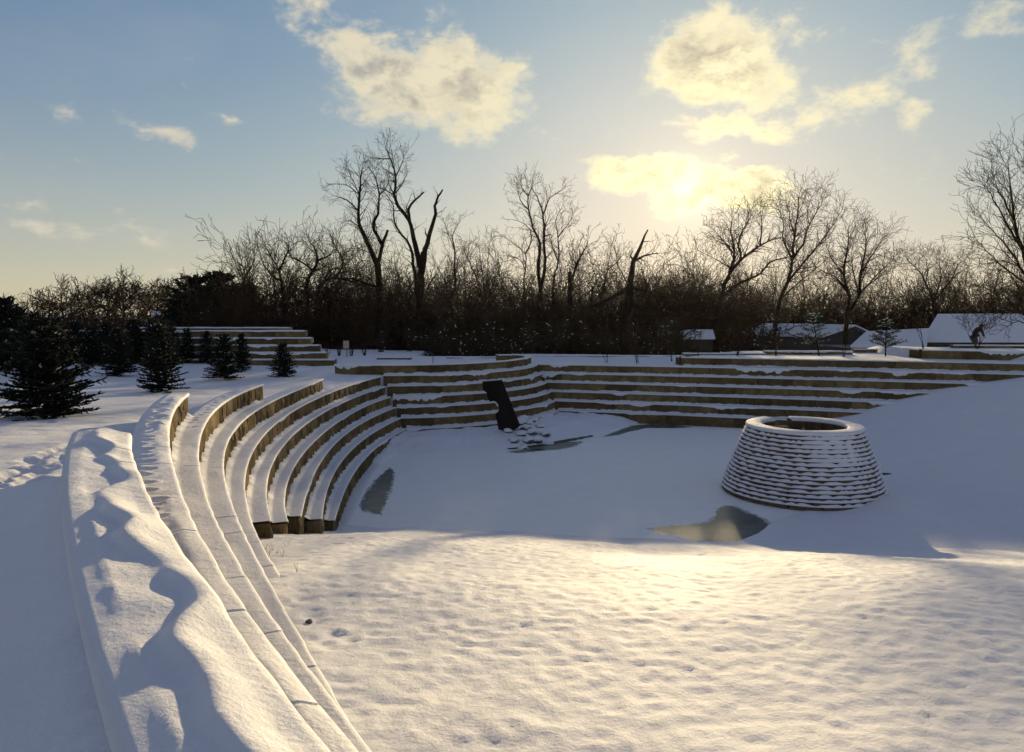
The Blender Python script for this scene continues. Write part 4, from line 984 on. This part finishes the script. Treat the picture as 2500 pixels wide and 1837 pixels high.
# ------------------------------------------------------------------ conifers
def spindles(L_):
    A = np.array(L_, float)                                   # px py pz dx dy dz len rad
    p, d, L, r = A[:, :3], A[:, 3:6], A[:, 6], A[:, 7]
    d = d / np.linalg.norm(d, axis=1)[:, None]
    h = np.where(np.abs(d[:, 2:3]) < .9, np.array([[0, 0, 1.]]), np.array([[1., 0, 0]]))
    u = np.cross(d, h); u /= np.linalg.norm(u, axis=1)[:, None]; v = np.cross(d, u)
    an = np.arange(4) * math.pi / 2 + .4
    ring = u[:, None] * np.cos(an)[None, :, None] + v[:, None] * np.sin(an)[None, :, None]
    V = np.concatenate([p[:, None] + d[:, None] * (L * t)[:, None, None] + ring * (r * k)[:, None, None] for t, k in ((0, .55), (.45, 1.0), (1, .22))], 1)
    b = (np.arange(len(A)) * 12)[:, None, None]; i = np.arange(4); J = (i + 1) % 4
    Q = np.concatenate([np.stack([i, J, 4 + J, 4 + i], -1), np.stack([4 + i, 4 + J, 8 + J, 8 + i], -1), np.array([[8, 9, 10, 11]])])[None] + b
    return V.reshape(-1, 3), Q.reshape(-1, 4)
def spruce_mesh(seed, h=2.5, w=1.05, nwh=17):
    R = random.Random(seed); Tw = []; St = [((0, 0, -.1), (0, 0, h * .93), .045, .012)]; Sn = []
    for i in range(nwh):
        t = (i + .3) / nwh; z1 = h * (.03 + .90 * t); reach = w * (1 - t) ** .68 * R.uniform(.88, 1.1) + .09
        nb = 8 if t < .75 else 6
        for j in range(nb):
            z = z1 + R.uniform(-.05, .05) * h * (1 - t * .5)
            a = 6.283 * j / nb + R.uniform(-.3, .3) + i; Lb = reach * R.uniform(.62, 1.12); rise = -.20 + .75 * t + R.uniform(-.12, .2)
            dx, dy = math.cos(a), math.sin(a); p = [0, 0, z]; n = max(3, int(Lb / .085))
            for q in range(n):
                f = (q + 1) / n; stp = Lb / n
                dz = rise + .33 * f
                np_ = [p[0] + dx * stp, p[1] + dy * stp, p[2] + dz * stp]
                Tw.append((*p, dx, dy, dz, stp * 1.25, .024))
                if f > .10:
                    for s in (-1, 1):
                        if R.random() < .93:
                            l = (.10 + .20 * (1 - f) * Lb) * R.uniform(.7, 1.25); yaw = a + s * R.uniform(.55, .95)
                            dd = (math.cos(yaw), math.sin(yaw), dz + R.uniform(-.05, .30))
                            Tw.append((*np_, *dd, l, R.uniform(.021, .029)))
                            if l > .14:
                                m = [np_[c] + dd[c] * l * .5 for c in range(3)]
                                for s2 in (-1, 1):
                                    y2 = yaw + s2 * .7; Tw.append((*m, math.cos(y2), math.sin(y2), dz + R.uniform(0, .3), l * .5, .021))
                            if R.random() < .055: Sn.append((np_[0] + dd[0] * l * .3, np_[1] + dd[1] * l * .3, np_[2] + .022, *dd, l * .6, .024))
                    if R.random() < .8: Tw.append((*np_, dx * .4 + R.uniform(-.3, .3), dy * .4 + R.uniform(-.3, .3), R.uniform(-.5, .8), .13, .018))
                p = np_
            Tw.append((*p, dx, dy, rise + .45, .13, .020))
    for k in range(5):
        a = k * 1.3; Tw.append((0, 0, h * .86, .28 * math.cos(a), .28 * math.sin(a), 1, h * .11 * R.uniform(.6, 1), .017))
    Tw.append((0, 0, h * .84, 0, 0, 1, h * .19, .02))
    return spindles(Tw), tubes(St, 6), (spindles(Sn) if Sn else None)
SPR = [spruce_mesh(300 + i, 2.5, (.84, .62, .72)[i], (27, 24, 25)[i]) for i in range(3)]
SPM = []
for i, (tw, st, sn) in enumerate(SPR):
    SPM.append((mesh_np('spruce_needles', *tw), mesh_np('spruce_trunk', *st), mesh_np('spruce_snow', *sn)))
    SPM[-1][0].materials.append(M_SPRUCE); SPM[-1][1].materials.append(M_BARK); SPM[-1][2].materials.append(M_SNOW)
def conifer(name, label, group, loc, s, sw, a, k, cat='spruce'):
    root = empty(name, loc); root.scale = (s * sw, s * sw, s); root.rotation_euler = (0, 0, a); tag(root, label, cat, group)
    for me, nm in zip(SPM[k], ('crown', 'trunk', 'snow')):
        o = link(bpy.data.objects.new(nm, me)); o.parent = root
        if nm == 'snow': o['kind'] = 'stuff'
    return root
spr = [((114, 1022), 768, 1.35, 0, 'large dark spruce in left foreground, widest of all'), ((20, 905), 720, 1.15, 0, 'tall spruce cut by the left picture edge behind the large one'),
       ((395, 956), 786, 1.15, 1, 'spruce standing right behind the end of the footprinted wall'), ((292, 918), 796, 1.15, 2, 'spruce with open lower branches between large one and footprinted wall'),
       ((550, 926), 812, 1.2, 2, 'bushy spruce left of the smallest spruce'), ((692, 921), 836, 1.4, 1, 'smallest spruce, alone in front of the tiered wall'),
       ((225, 893), 795, 1.1, 0, 'spruce with bare trunk foot half hidden behind the open branched one'), ((458, 876), 800, .95, 1, 'thin spruce in front of left end of the tiered wall'),
       ((592, 905), 812, .9, 1, 'spruce just behind the bushy one'), ((140, 880), 772, 1.1, 2, 'spruce rising behind the large one, to its right'),
       ((90, 870), 758, 1.1, 1, 'slender spruce top showing above the large one'), ((330, 872), 776, 1.0, 0, 'far spruce left of the footprinted wall end spruce'),
       ((420, 866), 790, 1.0, 2, 'far spruce hidden behind the footprinted wall end spruce'), ((188, 862), 780, 1.0, 1, 'far narrow spruce, fourth from the left edge'), ((262, 862), 782, 1.0, 2, 'far spruce behind the open branched one'), ((505, 880), 806, .95, 2, 'far spruce touching left side of the bushy one'),
       ((375, 858), 778, 1.1, 0, 'farthest spruce at left end of the tiered wall'), ((50, 860), 745, 1.1, 2, 'far spruce between the edge one and the large one')]
for i, (b, yt, sw, k, lab) in enumerate(spr):
    # find the ground under this pixel by marching along its ray
    D = 6.0
    while D < 70:
        p = at(*b, D)
        if p.z < gz(p.x, p.y): break
        D += .25
    if D >= 44: D = 44
    p = at(*b, D); top = at(b[0], yt, D).z; z0 = gz(p.x, p.y); s = (top - z0) / 2.5
    conifer('spruce', lab, 'young spruces on the upper lawn', (p.x, p.y, z0), max(s, .5), sw, i * 1.7, k)
for i, (x, yt, D, sw, lab) in enumerate(((487, 668, 78, 1.5, 'tall dark spruce with bare pointed tip beyond the tiered wall'), (541, 660, 80, 1.6, 'tallest dark spruce beyond the tiered wall'), (515, 690, 76, 1.9, 'broad dark spruce between the two tall ones beyond the tiered wall'), (570, 694, 79, 1.7, 'dark spruce at right of the tall pair beyond the tiered wall'), (600, 690, 82, 1.6, 'dark spruce leading into the bare wood beyond the tiered wall'), (462, 712, 77, 1.8, 'low dark spruce left of the tall pair beyond the tiered wall'))):
    p = at(x, 820, D); z0 = gz(p.x, p.y); top = at(x, yt, D).z
    conifer('spruce', lab, 'tall dark spruces beyond the tiered wall', (p.x, p.y, z0), (top - z0) / 2.5, sw, i * 2.1, i % 3)

def pine(label, stem_px, crown_px, rad_px, D, seed):
    R = random.Random(seed); z0p = at(*stem_px, D); z0 = gz(z0p.x, z0p.y); c = at(*crown_px, D); rd = rad_px * D / F_
    root = empty('young_pine', (z0p.x, D, z0)); tag(root, label, 'pine', 'young pines on the plaza')
    S = [((z0p.x, D, z0 - .05), (c.x, D, c.z + rd * .6), .05, .02)]; Tw = []; Sn = []
    for i in range(70):
        t = R.random(); z = z0 + .45 + (c.z + rd - z0 - .45) * t; a = R.uniform(0, 6.28); L = rd * R.uniform(.5, 1.05) * (1.15 - .75 * t)
        e = (c.x + math.cos(a) * L, D + math.sin(a) * L, z + L * R.uniform(.1, .5)); S.append(((c.x, D, z), e, .015, .008))
        for f in (.45, .65, .85, 1.0):
            q = [c.x + (e[0] - c.x) * f, D + (e[1] - D) * f, z + (e[2] - z) * f]
            for _ in range(9): Tw.append((*q, math.cos(a) + R.gauss(0, .7), math.sin(a) + R.gauss(0, .7), .5 + R.gauss(0, .5), R.uniform(.11, .2), .008))
            if R.random() < .35: Sn.append((q[0] - .05, q[1], q[2] + .05, 1, R.uniform(-1, 1), .1, .14, .03))
    tb = tubes(S, 5); obj('trunk', tb[0], tb[1], M_BARK, root)
    sp_ = spindles(Tw); obj('crown', sp_[0], sp_[1], M_PINE, root)
    sp_ = spindles(Sn); tag(obj('snow', sp_[0], sp_[1], M_SNOW, root), kind='stuff')
pine('young green pine in front of the dark gabled house', (2000, 873), (1985, 812), 44, 45.5, 1)
pine('young green pine in front of the snowy low roof', (2162, 868), (2163, 818), 36, 45.0, 2)

# ------------------------------------------------------------------ snow dusted shrubs along the wood edge, saplings
def shrub(label, px, ytop, wpx, D, seed, snow=.12, group='snow dusted shrubs along the wood edge'):
    R = random.Random(seed); p = at(px, 850, D); z0 = gz(p.x, p.y); h = at(px, ytop, D).z - z0; w = wpx * D / F_
    root = empty('shrub', (p.x, p.y, z0)); tag(root, label, 'shrub', group)
    S = []; P = dict(step=.35, wander=.14, up=.03, rmin=.010, lev=2, start=.2, kids=[1, 1], shrink=(.35, .6), ang=(.35, .9))
    for _ in range(12):
        a = R.uniform(0, 6.28); t = R.uniform(.1, .8) * w / h
        grow(S, (p.x + R.uniform(-.2, .2), p.y + R.uniform(-.2, .2), z0), norm((math.cos(a) * t, math.sin(a) * t, 1)), h * R.uniform(.6, 1.02), .03, 0, R, P)
    tb = tubes(S, 3); obj('stems', tb[0], tb[1], M_TWIG, root)
    Tw, Sn = [], []
    for s in S:
        if s[2] > .02: continue
        for _ in range(1 if snow < .05 else 2):
            d = (s[1][0] - s[0][0] + R.gauss(0, .15), s[1][1] - s[0][1] + R.gauss(0, .15), s[1][2] - s[0][2] + R.gauss(0, .15))
            Tw.append((*s[0], *d, R.uniform(.12, .24), .022))
        if R.random() < snow: Sn.append((s[0][0], s[0][1], s[0][2] + .03, d[0], d[1], abs(d[2]) * .4, R.uniform(.12, .28), R.uniform(.022, .04)))
    sp_ = spindles(Tw); obj('foliage', sp_[0], sp_[1], M_LEAF, root)
    if Sn: sp_ = spindles(Sn); tag(obj('snow', sp_[0], sp_[1], M_SNOW, root), kind='stuff')
sh = [(1120, 806, 45, 'leftmost of the snow dusted shrubs'), (1180, 812, 40, 'low shrub left of the snowiest one'), (1240, 800, 45, 'snowiest shrub, above the curl of the bastion wall'), (1300, 796, 42, 'shrub right of the snowiest one'), (1355, 790, 45, 'dark green shrub, fifth from left of the shrub row'),
      (1440, 802, 40, 'grey twigged shrub left of the tall brown one'), (1545, 790, 36, 'shrub with bright rims left of the tall bright one'), (1600, 782, 44, 'tall bright rimmed shrub left of the shed'), (1645, 786, 36, 'shrub touching left side of the shed'), (1880, 800, 40, 'frosted shrub left of the dark gabled house'), (1060, 815, 40, 'dark shrub behind the young plaza tree'), (1000, 812, 45, 'dark shrub left of the young plaza tree'), (1500, 812, 35, 'low shrub behind the plaza saplings'), (930, 815, 40, 'dark shrub behind the short seat wall')]
for i, (x, yt, w, lab) in enumerate(sh): shrub(lab, x, yt, w, 57 + (i % 3) * 1.2, 400 + i, .06 if i in (2, 3, 4, 7, 9) else .02)
def sapling(label, base, ytop, D, seed, stems=3, spread=.25, group='young saplings on the plaza', twigs=1, name='sapling'):
    R = random.Random(seed); p = at(*base, D); z0 = gz(p.x, p.y); h = at(base[0], ytop, D).z - z0; S = []
    P = dict(step=.25, wander=.09, up=.05, rmin=.007, lev=2, start=.45, kids=[twigs, twigs], shrink=(.35, .55), ang=(.4, .9))
    for _ in range(stems):
        a = R.uniform(0, 6.28); t = R.uniform(.3, 1) * spread
        grow(S, (p.x + R.uniform(-.08, .08), p.y, z0 - .05), norm((math.cos(a) * t, math.sin(a) * t * .5, 1)), h * R.uniform(.85, 1.05), .022, 0, R, P)
    place_tree(name, label, group, S, (p.x, p.y, z0), cut=.014, cat='sapling')
for i, (b, yt, D, lab) in enumerate((((1481, 884), 800, 46.8, 'thin sapling on plaza, first right of the bastion'), ((1556, 888), 795, 46.0, 'three stemmed sapling on plaza left of the raised wall'), ((1640, 880), 790, 48.0, 'sapling just left of the raised right wall corner'),
        ((1706, 870), 800, 45.5, 'sapling above left end of the raised right wall'), ((1799, 871), 790, 45.3, 'spreading multi stemmed sapling below the shed'), ((1894, 872), 800, 45.2, 'sapling beside the frosted shrub'), ((2058, 874), 790, 44.6, 'twin stemmed sapling between the two young pines'), ((2252, 870), 775, 43.8, 'tall forked sapling at left corner of the snowy house'))):
    sapling(lab, b, yt, D, 500 + i, 3 if i != 4 else 6, .2 if i != 4 else .55)
sapling('wide twiggy sapling in front of the bending person', (2385, 850), 760, 44.5, 520, 6, .75, twigs=2)
sapling('young tree with straight pale trunk behind the bastion top wall', (1055, 889), 735, 46.0, 530, 1, .02, group=None, twigs=2, name='young_tree')
for i, (x, y) in enumerate(((800, 866), (828, 870), (858, 874), (890, 877))):
    sapling(['leftmost vase shaped little bush beyond the sign', 'second vase shaped little bush beyond the sign', 'vase shaped little bush just right of the sign', 'rightmost vase shaped little bush beyond the sign'][i], (x, y), y - 26, 53.5, 540 + i, 12, .38, 'little vase shaped bushes on the plaza', 1, 'small_bush')

# ------------------------------------------------------------------ sign
def sign():
    D = 52.0; p = at(845, 842, D); g = gz(p.x, p.y); w = 14 * D / F_; h = 19 * D / F_
    root = empty('sign', (p.x, D, g)); tag(root, 'plain pale notice board on a thin post at left of the plaza', 'sign')
    MB().box((p.x, D, p.z - h * .5 + .28), (w, .03, h)).build('board', M_SIGN, root)
    MB().box((p.x + .03, D + .04, (p.z + g) / 2), (.05, .05, p.z - g)).build('post', M_POST, root)
sign()

# ------------------------------------------------------------------ houses beyond the plaza
def quad_roof(m, P, t=.18):
    P = [Vector(p) for p in P]; return m.prism(P, (0, 0, t))
def big_house():
    D = 70.0; g = .4
    e0, e1 = at(2250, 836, D), at(2700, 840, D); r0, r1 = at(2289, 771, D + 5.2), at(2700, 770, D + 5.2)
    root = empty('house', (e0.x + 8, D + 5, g)); tag(root, 'long low house with one wide snowy roof at right edge', 'house', 'houses beyond the plaza')
    be0, be1 = Vector((r0.x * (D + 10.4) / (D + 5.2) + .5, D + 10.4, e0.z)), Vector((e1.x, D + 10.4, e1.z))
    m = MB(); quad_roof(m, [e0, e1, r1, r0]); quad_roof(m, [be0, r0, r1, be1][::-1] if False else [r0, r1, be1, be0]); m.prism([e0, r0, be0], (0, 0, .18)); m.build('snowy_roof', M_SNOW, root)
    MB().box(((e0.x + e1.x) / 2, D + .03, e0.z - .16), (e1.x - e0.x, .12, .26)).build('gutter', M_TRIM, root)
    MB().box(((e0.x + e1.x) / 2 + .3, D + 5.2, (g + e0.z) / 2 - .2), (e1.x - e0.x - 1.4, 9.2, e0.z - g)).build('wall', M_SIDING2, root)
    for i, px in enumerate((2288, 2303, 2318, 2400, 2416, 2460)):
        w = at(px, 845, D + .55); f = MB()
        for (dx, dz, sx, sz) in ((-.27, 0, .06, 1.0), (.27, 0, .06, 1.0), (0, .5, .6, .06), (0, -.5, .6, .06)): f.box((w.x + dx, D + .56, w.z - .25 + dz), (sx, .07, sz))
        wo = f.build('window', M_TRIM, root); MB().box((w.x, D + .58, w.z - .25), (.5, .03, .95)).build('pane', M_GLASS, wo)
def wing_house():
    D = 66.0; g = .4
    a, b, c, d = at(2076, 849, D), at(2262, 851, D), at(2268, 806, D + 4.5), at(2114, 814, D + 4.5)
    root = empty('house', ((a.x + b.x) / 2, D + 3, g)); tag(root, 'small house with a plain snowy roof left of the long one', 'house', 'houses beyond the plaza')
    m = MB(); quad_roof(m, [a, b, c, d]); quad_roof(m, [d, c, Vector((b.x, D + 9, b.z)), Vector((d.x * 1.068 + .4, D + 9, a.z))]); m.prism([a, d, Vector((d.x * 1.068 + .4, D + 9, a.z))], (0, 0, .18)); m.build('snowy_roof', M_SNOW, root)
    MB().box(((a.x + b.x) / 2, D + 4.4, (g + a.z) / 2 - .1), (b.x - a.x - .8, 8, a.z - g)).build('wall', M_SIDING, root)
    MB().box(((a.x + b.x) / 2, D + .03, a.z - .12), (b.x - a.x, .1, .18)).build('gutter', M_TRIM, root)
def gable_house():
    D = 80.0; g = .6
    ax = at(2079, 797, D); el, er = at(2000, 826, D), at(2142, 817, D); bk = Vector((-6.2, 9.0, 0)); fw = el.z - .0
    el.z = er.z = (el.z + er.z) / 2 - .15
    root = empty('house', (ax.x, D + 4, g)); tag(root, 'dark gabled house with a snowy left roof slope and roof vents', 'house', 'houses beyond the plaza')
    MB().prism([Vector((el.x + .4, D, g)), Vector((er.x - .4, D, g)), Vector((er.x - .4, D, er.z)), Vector((ax.x, D, ax.z - .15)), Vector((el.x + .4, D, el.z))], bk).build('wall', M_SIDING, root)
    m = MB(); o = Vector((.25, -.35, 0))
    quad_roof(m, [el + o, ax + o, ax + bk, el + bk]); quad_roof(m, [ax + o, er + o, er + bk, ax + bk]); ro = m.build('snowy_roof', M_SNOW, root)
    MB().prism([el + o + Vector((0, -.02, -.14)), ax + o + Vector((0, -.02, -.14)), ax + o + Vector((0, -.02, .0)), el + o + Vector((0, -.02, 0))], (0, .1, 0)).prism([ax + o + Vector((0, -.02, -.14)), er + o + Vector((0, -.02, -.14)), er + o + Vector((0, -.02, .0)), ax + o + Vector((0, -.02, 0))], (0, .1, 0)).build('barge_board', M_TRIM, root)
    for px in (2033, 2046):
        v = at(px, 797, D + 3.5); MB().box((v.x, v.y, v.z - .1), (.42, .42, .5)).box((v.x, v.y, v.z + .2), (.6, .6, .1)).build('roof_vent', M_TRIM, ro)
def shed():
    D = 62.0; a, b = at(1664, 829, D), at(1746, 829, D); c, d = at(1740, 808, D + 2.2), at(1672, 808, D + 2.2); g = gz(a.x, D) - .2
    root = empty('shed', ((a.x + b.x) / 2, D + 1.6, g)); tag(root, 'small olive garden shed with a snowy roof behind the shrubs', 'shed')
    MB().box(((a.x + b.x) / 2, D + 1.9, (g + a.z) / 2), (b.x - a.x - .3, 3.4, a.z - g)).build('wall', M_SHED, root)
    m = MB(); quad_roof(m, [a, b, c, d], .12); quad_roof(m, [d, c, Vector((b.x, D + 4.2, b.z)), Vector((a.x, D + 4.2, a.z))], .12); m.build('snowy_roof', M_SNOW, root)
def far_roof():
    D = 105; a, b, c, d = at(366, 771, D), at(455, 770, D), at(448, 762, D + 4), at(372, 762, D + 4); g = 3
    root = empty('house', ((a.x + b.x) / 2, D + 3, g)); tag(root, 'distant low house with thin snowy roof above the tiered wall', 'house', 'houses beyond the plaza')
    m = MB(); quad_roof(m, [a, b, c, d], .12); m.build('snowy_roof', M_SNOW, root)
    MB().box(((a.x + b.x) / 2, D + 3, (g + a.z) / 2), (b.x - a.x - .5, 5, a.z - g)).build('wall', M_SIDING, root)
big_house(); wing_house(); gable_house(); shed(); far_roof()

# ------------------------------------------------------------------ person bending over a sapling
def skin_mesh(name, verts, edges, radii, mat, parent, sub=2):
    me = bpy.data.meshes.new(name); me.from_pydata(verts, edges, []); o = link(bpy.data.objects.new(name, me)); o.parent = parent
    o.modifiers.new('skin', 'SKIN'); me.materials.append(mat)
    for i, r_ in enumerate(radii):
        me.skin_vertices[0].data[i].radius = r_ if isinstance(r_, tuple) else (r_, r_)
    me.skin_vertices[0].data[0].use_root = True
    sb = o.modifiers.new('sub', 'SUBSURF'); sb.levels = sub; sb.render_levels = sub
    for q in me.polygons: q.use_smooth = True
    o.modifiers['skin'].use_smooth_shade = True
    return o
def person():
    D = 48.6; f = at(2379, 850, D); g = gz(f.x, D); sc = 1.0
    root = empty('person', (f.x, D, g)); root.rotation_euler = (0, 0, R_(8)); tag(root, 'person in dark jacket and grey trousers bending over to the right', 'person')
    # pelvis, spine, neck, head; facing +X, bent forward at the hips
    V = [(-.10, 0, .92), (-.02, 0, 1.12), (.12, 0, 1.30), (.26, 0, 1.43), (.36, 0, 1.47), (.43, 0, 1.50),
         (-.06, .10, .82), (.02, .12, .48), (-.03, .12, .10), (.12, .13, .05), (-.06, -.10, .82), (.06, -.12, .48), (.02, -.12, .10), (.17, -.13, .05),
         (.24, .20, 1.36), (.33, .25, 1.08), (.47, .20, .86), (.24, -.20, 1.36), (.34, -.25, 1.08), (.50, -.18, .88)]
    E = [(0, 1), (1, 2), (2, 3), (3, 4), (4, 5), (0, 6), (6, 7), (7, 8), (8, 9), (0, 10), (10, 11), (11, 12), (12, 13), (3, 14), (14, 15), (15, 16), (3, 17), (17, 18), (18, 19)]
    Rr = [(.16, .20), (.165, .20), (.17, .21), (.14, .19), .065, .07, .12, .085, .06, .055, .12, .085, .06, .055, .10, .075, .055, .10, .075, .055]
    body = skin_mesh('body', V, E, Rr, M_JACKET, root)
    # trousers over the legs
    TV = [V[0], V[6], V[7], V[8], V[10], V[11], V[12]]; skin_mesh('trousers', TV, [(0, 1), (1, 2), (2, 3), (0, 4), (4, 5), (5, 6)], [(.175, .21), .135, .10, .075, .135, .10, .075], M_TROUSER, root)
    # head with nose, ears; cap; hands
    L = np.array(root.location)
    def rl(c): return (L[0] + c[0], L[1] + c[1], L[2] + c[2])
    h = lump(rl((.50, 0, 1.53)), .118, 1.12, 3, M_SKIN, 'head', root, 14)
    lump(rl((.625, 0, 1.49)), .024, 1.2, 4, M_SKIN, 'nose', h, 8)
    for s in (-1, 1):
        lump(rl((.50, s * .118, 1.52)), .03, 1.2, 5, M_SKIN, 'ear', h, 8)
        lump(rl((.60, s * .042, 1.535)), .013, 1, 5, M_TRIM, 'eye', h, 8)
    lump(rl((.475, 0, 1.585)), .132, .85, 6, M_JACKET, 'knit_cap', root, 14)
    for (b, s) in ((V[16], 1), (V[19], -1)):
        HV = [b, (b[0] + .07, b[1], b[2] - .05)]; HE = [(0, 1)]; HR = [.036, .040]
        for q in range(4):
            y = (q - 1.5) * .02; ln = (.07, .085, .08, .062)[q]
            i = len(HV); HV += [(b[0] + .10, b[1] + y, b[2] - .075), (b[0] + .10 + ln * .5, b[1] + y, b[2] - .085 - ln * .3), (b[0] + .10 + ln * .55, b[1] + y, b[2] - .085 - ln * .8)]
            HE += [(1, i), (i, i + 1), (i + 1, i + 2)]; HR += [.011, .010, .009]
        i = len(HV); HV += [(b[0] + .05, b[1] - s * .045, b[2] - .06), (b[0] + .08, b[1] - s * .055, b[2] - .10)]; HE += [(0, i), (i, i + 1)]; HR += [.013, .010]
        skin_mesh('hand', HV, HE, HR, M_SKIN, root, 1)
person()

# ------------------------------------------------------------------ small things poking out of the lawn
def sprigs():
    R = random.Random(9)
    pts = [(672, 1300), (644, 1345), (676, 1352), (690, 1362), (655, 1362), (668, 1346), (727, 1398), (700, 1335), (733, 1280), (782, 1278)]
    for i, (x, y) in enumerate(pts):
        D = 3.0
        while D < 40:
            p = at(x, y, D)
            if p.z < gz(p.x, p.y): break
            D += .1
        S = []
        for _ in range(3): grow(S, (p.x, p.y, gz(p.x, p.y) - .02), norm((R.gauss(0, .35), R.gauss(0, .35), 1)), R.uniform(.06, .15), .003, 0, R, dict(step=.05, wander=.1, up=0, rmin=.002, lev=1, start=.5, kids=[1], shrink=(.2, .4), ang=(.3, .7)))
        V, Q = tubes(S, 3); o = obj('dry_sprig', V, Q, M_STRAW); tag(o, 'dry weed sprig in the snow beside the left walls, ' + NTH[sorted(range(len(pts)), key=lambda q: pts[q][0]).index(i)] + ' from the left', 'weed', 'dry weed sprigs beside the walls')
    D = 3.0
    while D < 40:
        p = at(754, 1521, D)
        if p.z < gz(p.x, p.y): break
        D += .05
    tag(lump((p.x, p.y, gz(p.x, p.y) + .01), .035, .7, 5, M_ROCK, 'stone'), 'small dark stone lying on the lit lawn near the walls', 'stone')
sprigs()

# ------------------------------------------------------------------ thin haze volume added for the warm glow near the sun
def haze():
    m = bpy.data.materials.new('glow_haze'); m.use_nodes = True; n = m.node_tree.nodes; l = m.node_tree.links
    for q in list(n): n.remove(q)
    v = n.new('ShaderNodeVolumePrincipled'); v.inputs['Density'].default_value = 0.32e-4; v.inputs['Anisotropy'].default_value = .72; v.inputs['Color'].default_value = (.95, .93, .90, 1)
    o_ = n.new('ShaderNodeOutputMaterial'); l.new(v.outputs[0], o_.inputs['Volume'])
    o = MB().box((0, 314, 20), (880, 660, 44)).build('haze', m); tag(o, 'thin haze added for the warm glow towards the sun', None, None, 'stuff')
haze()
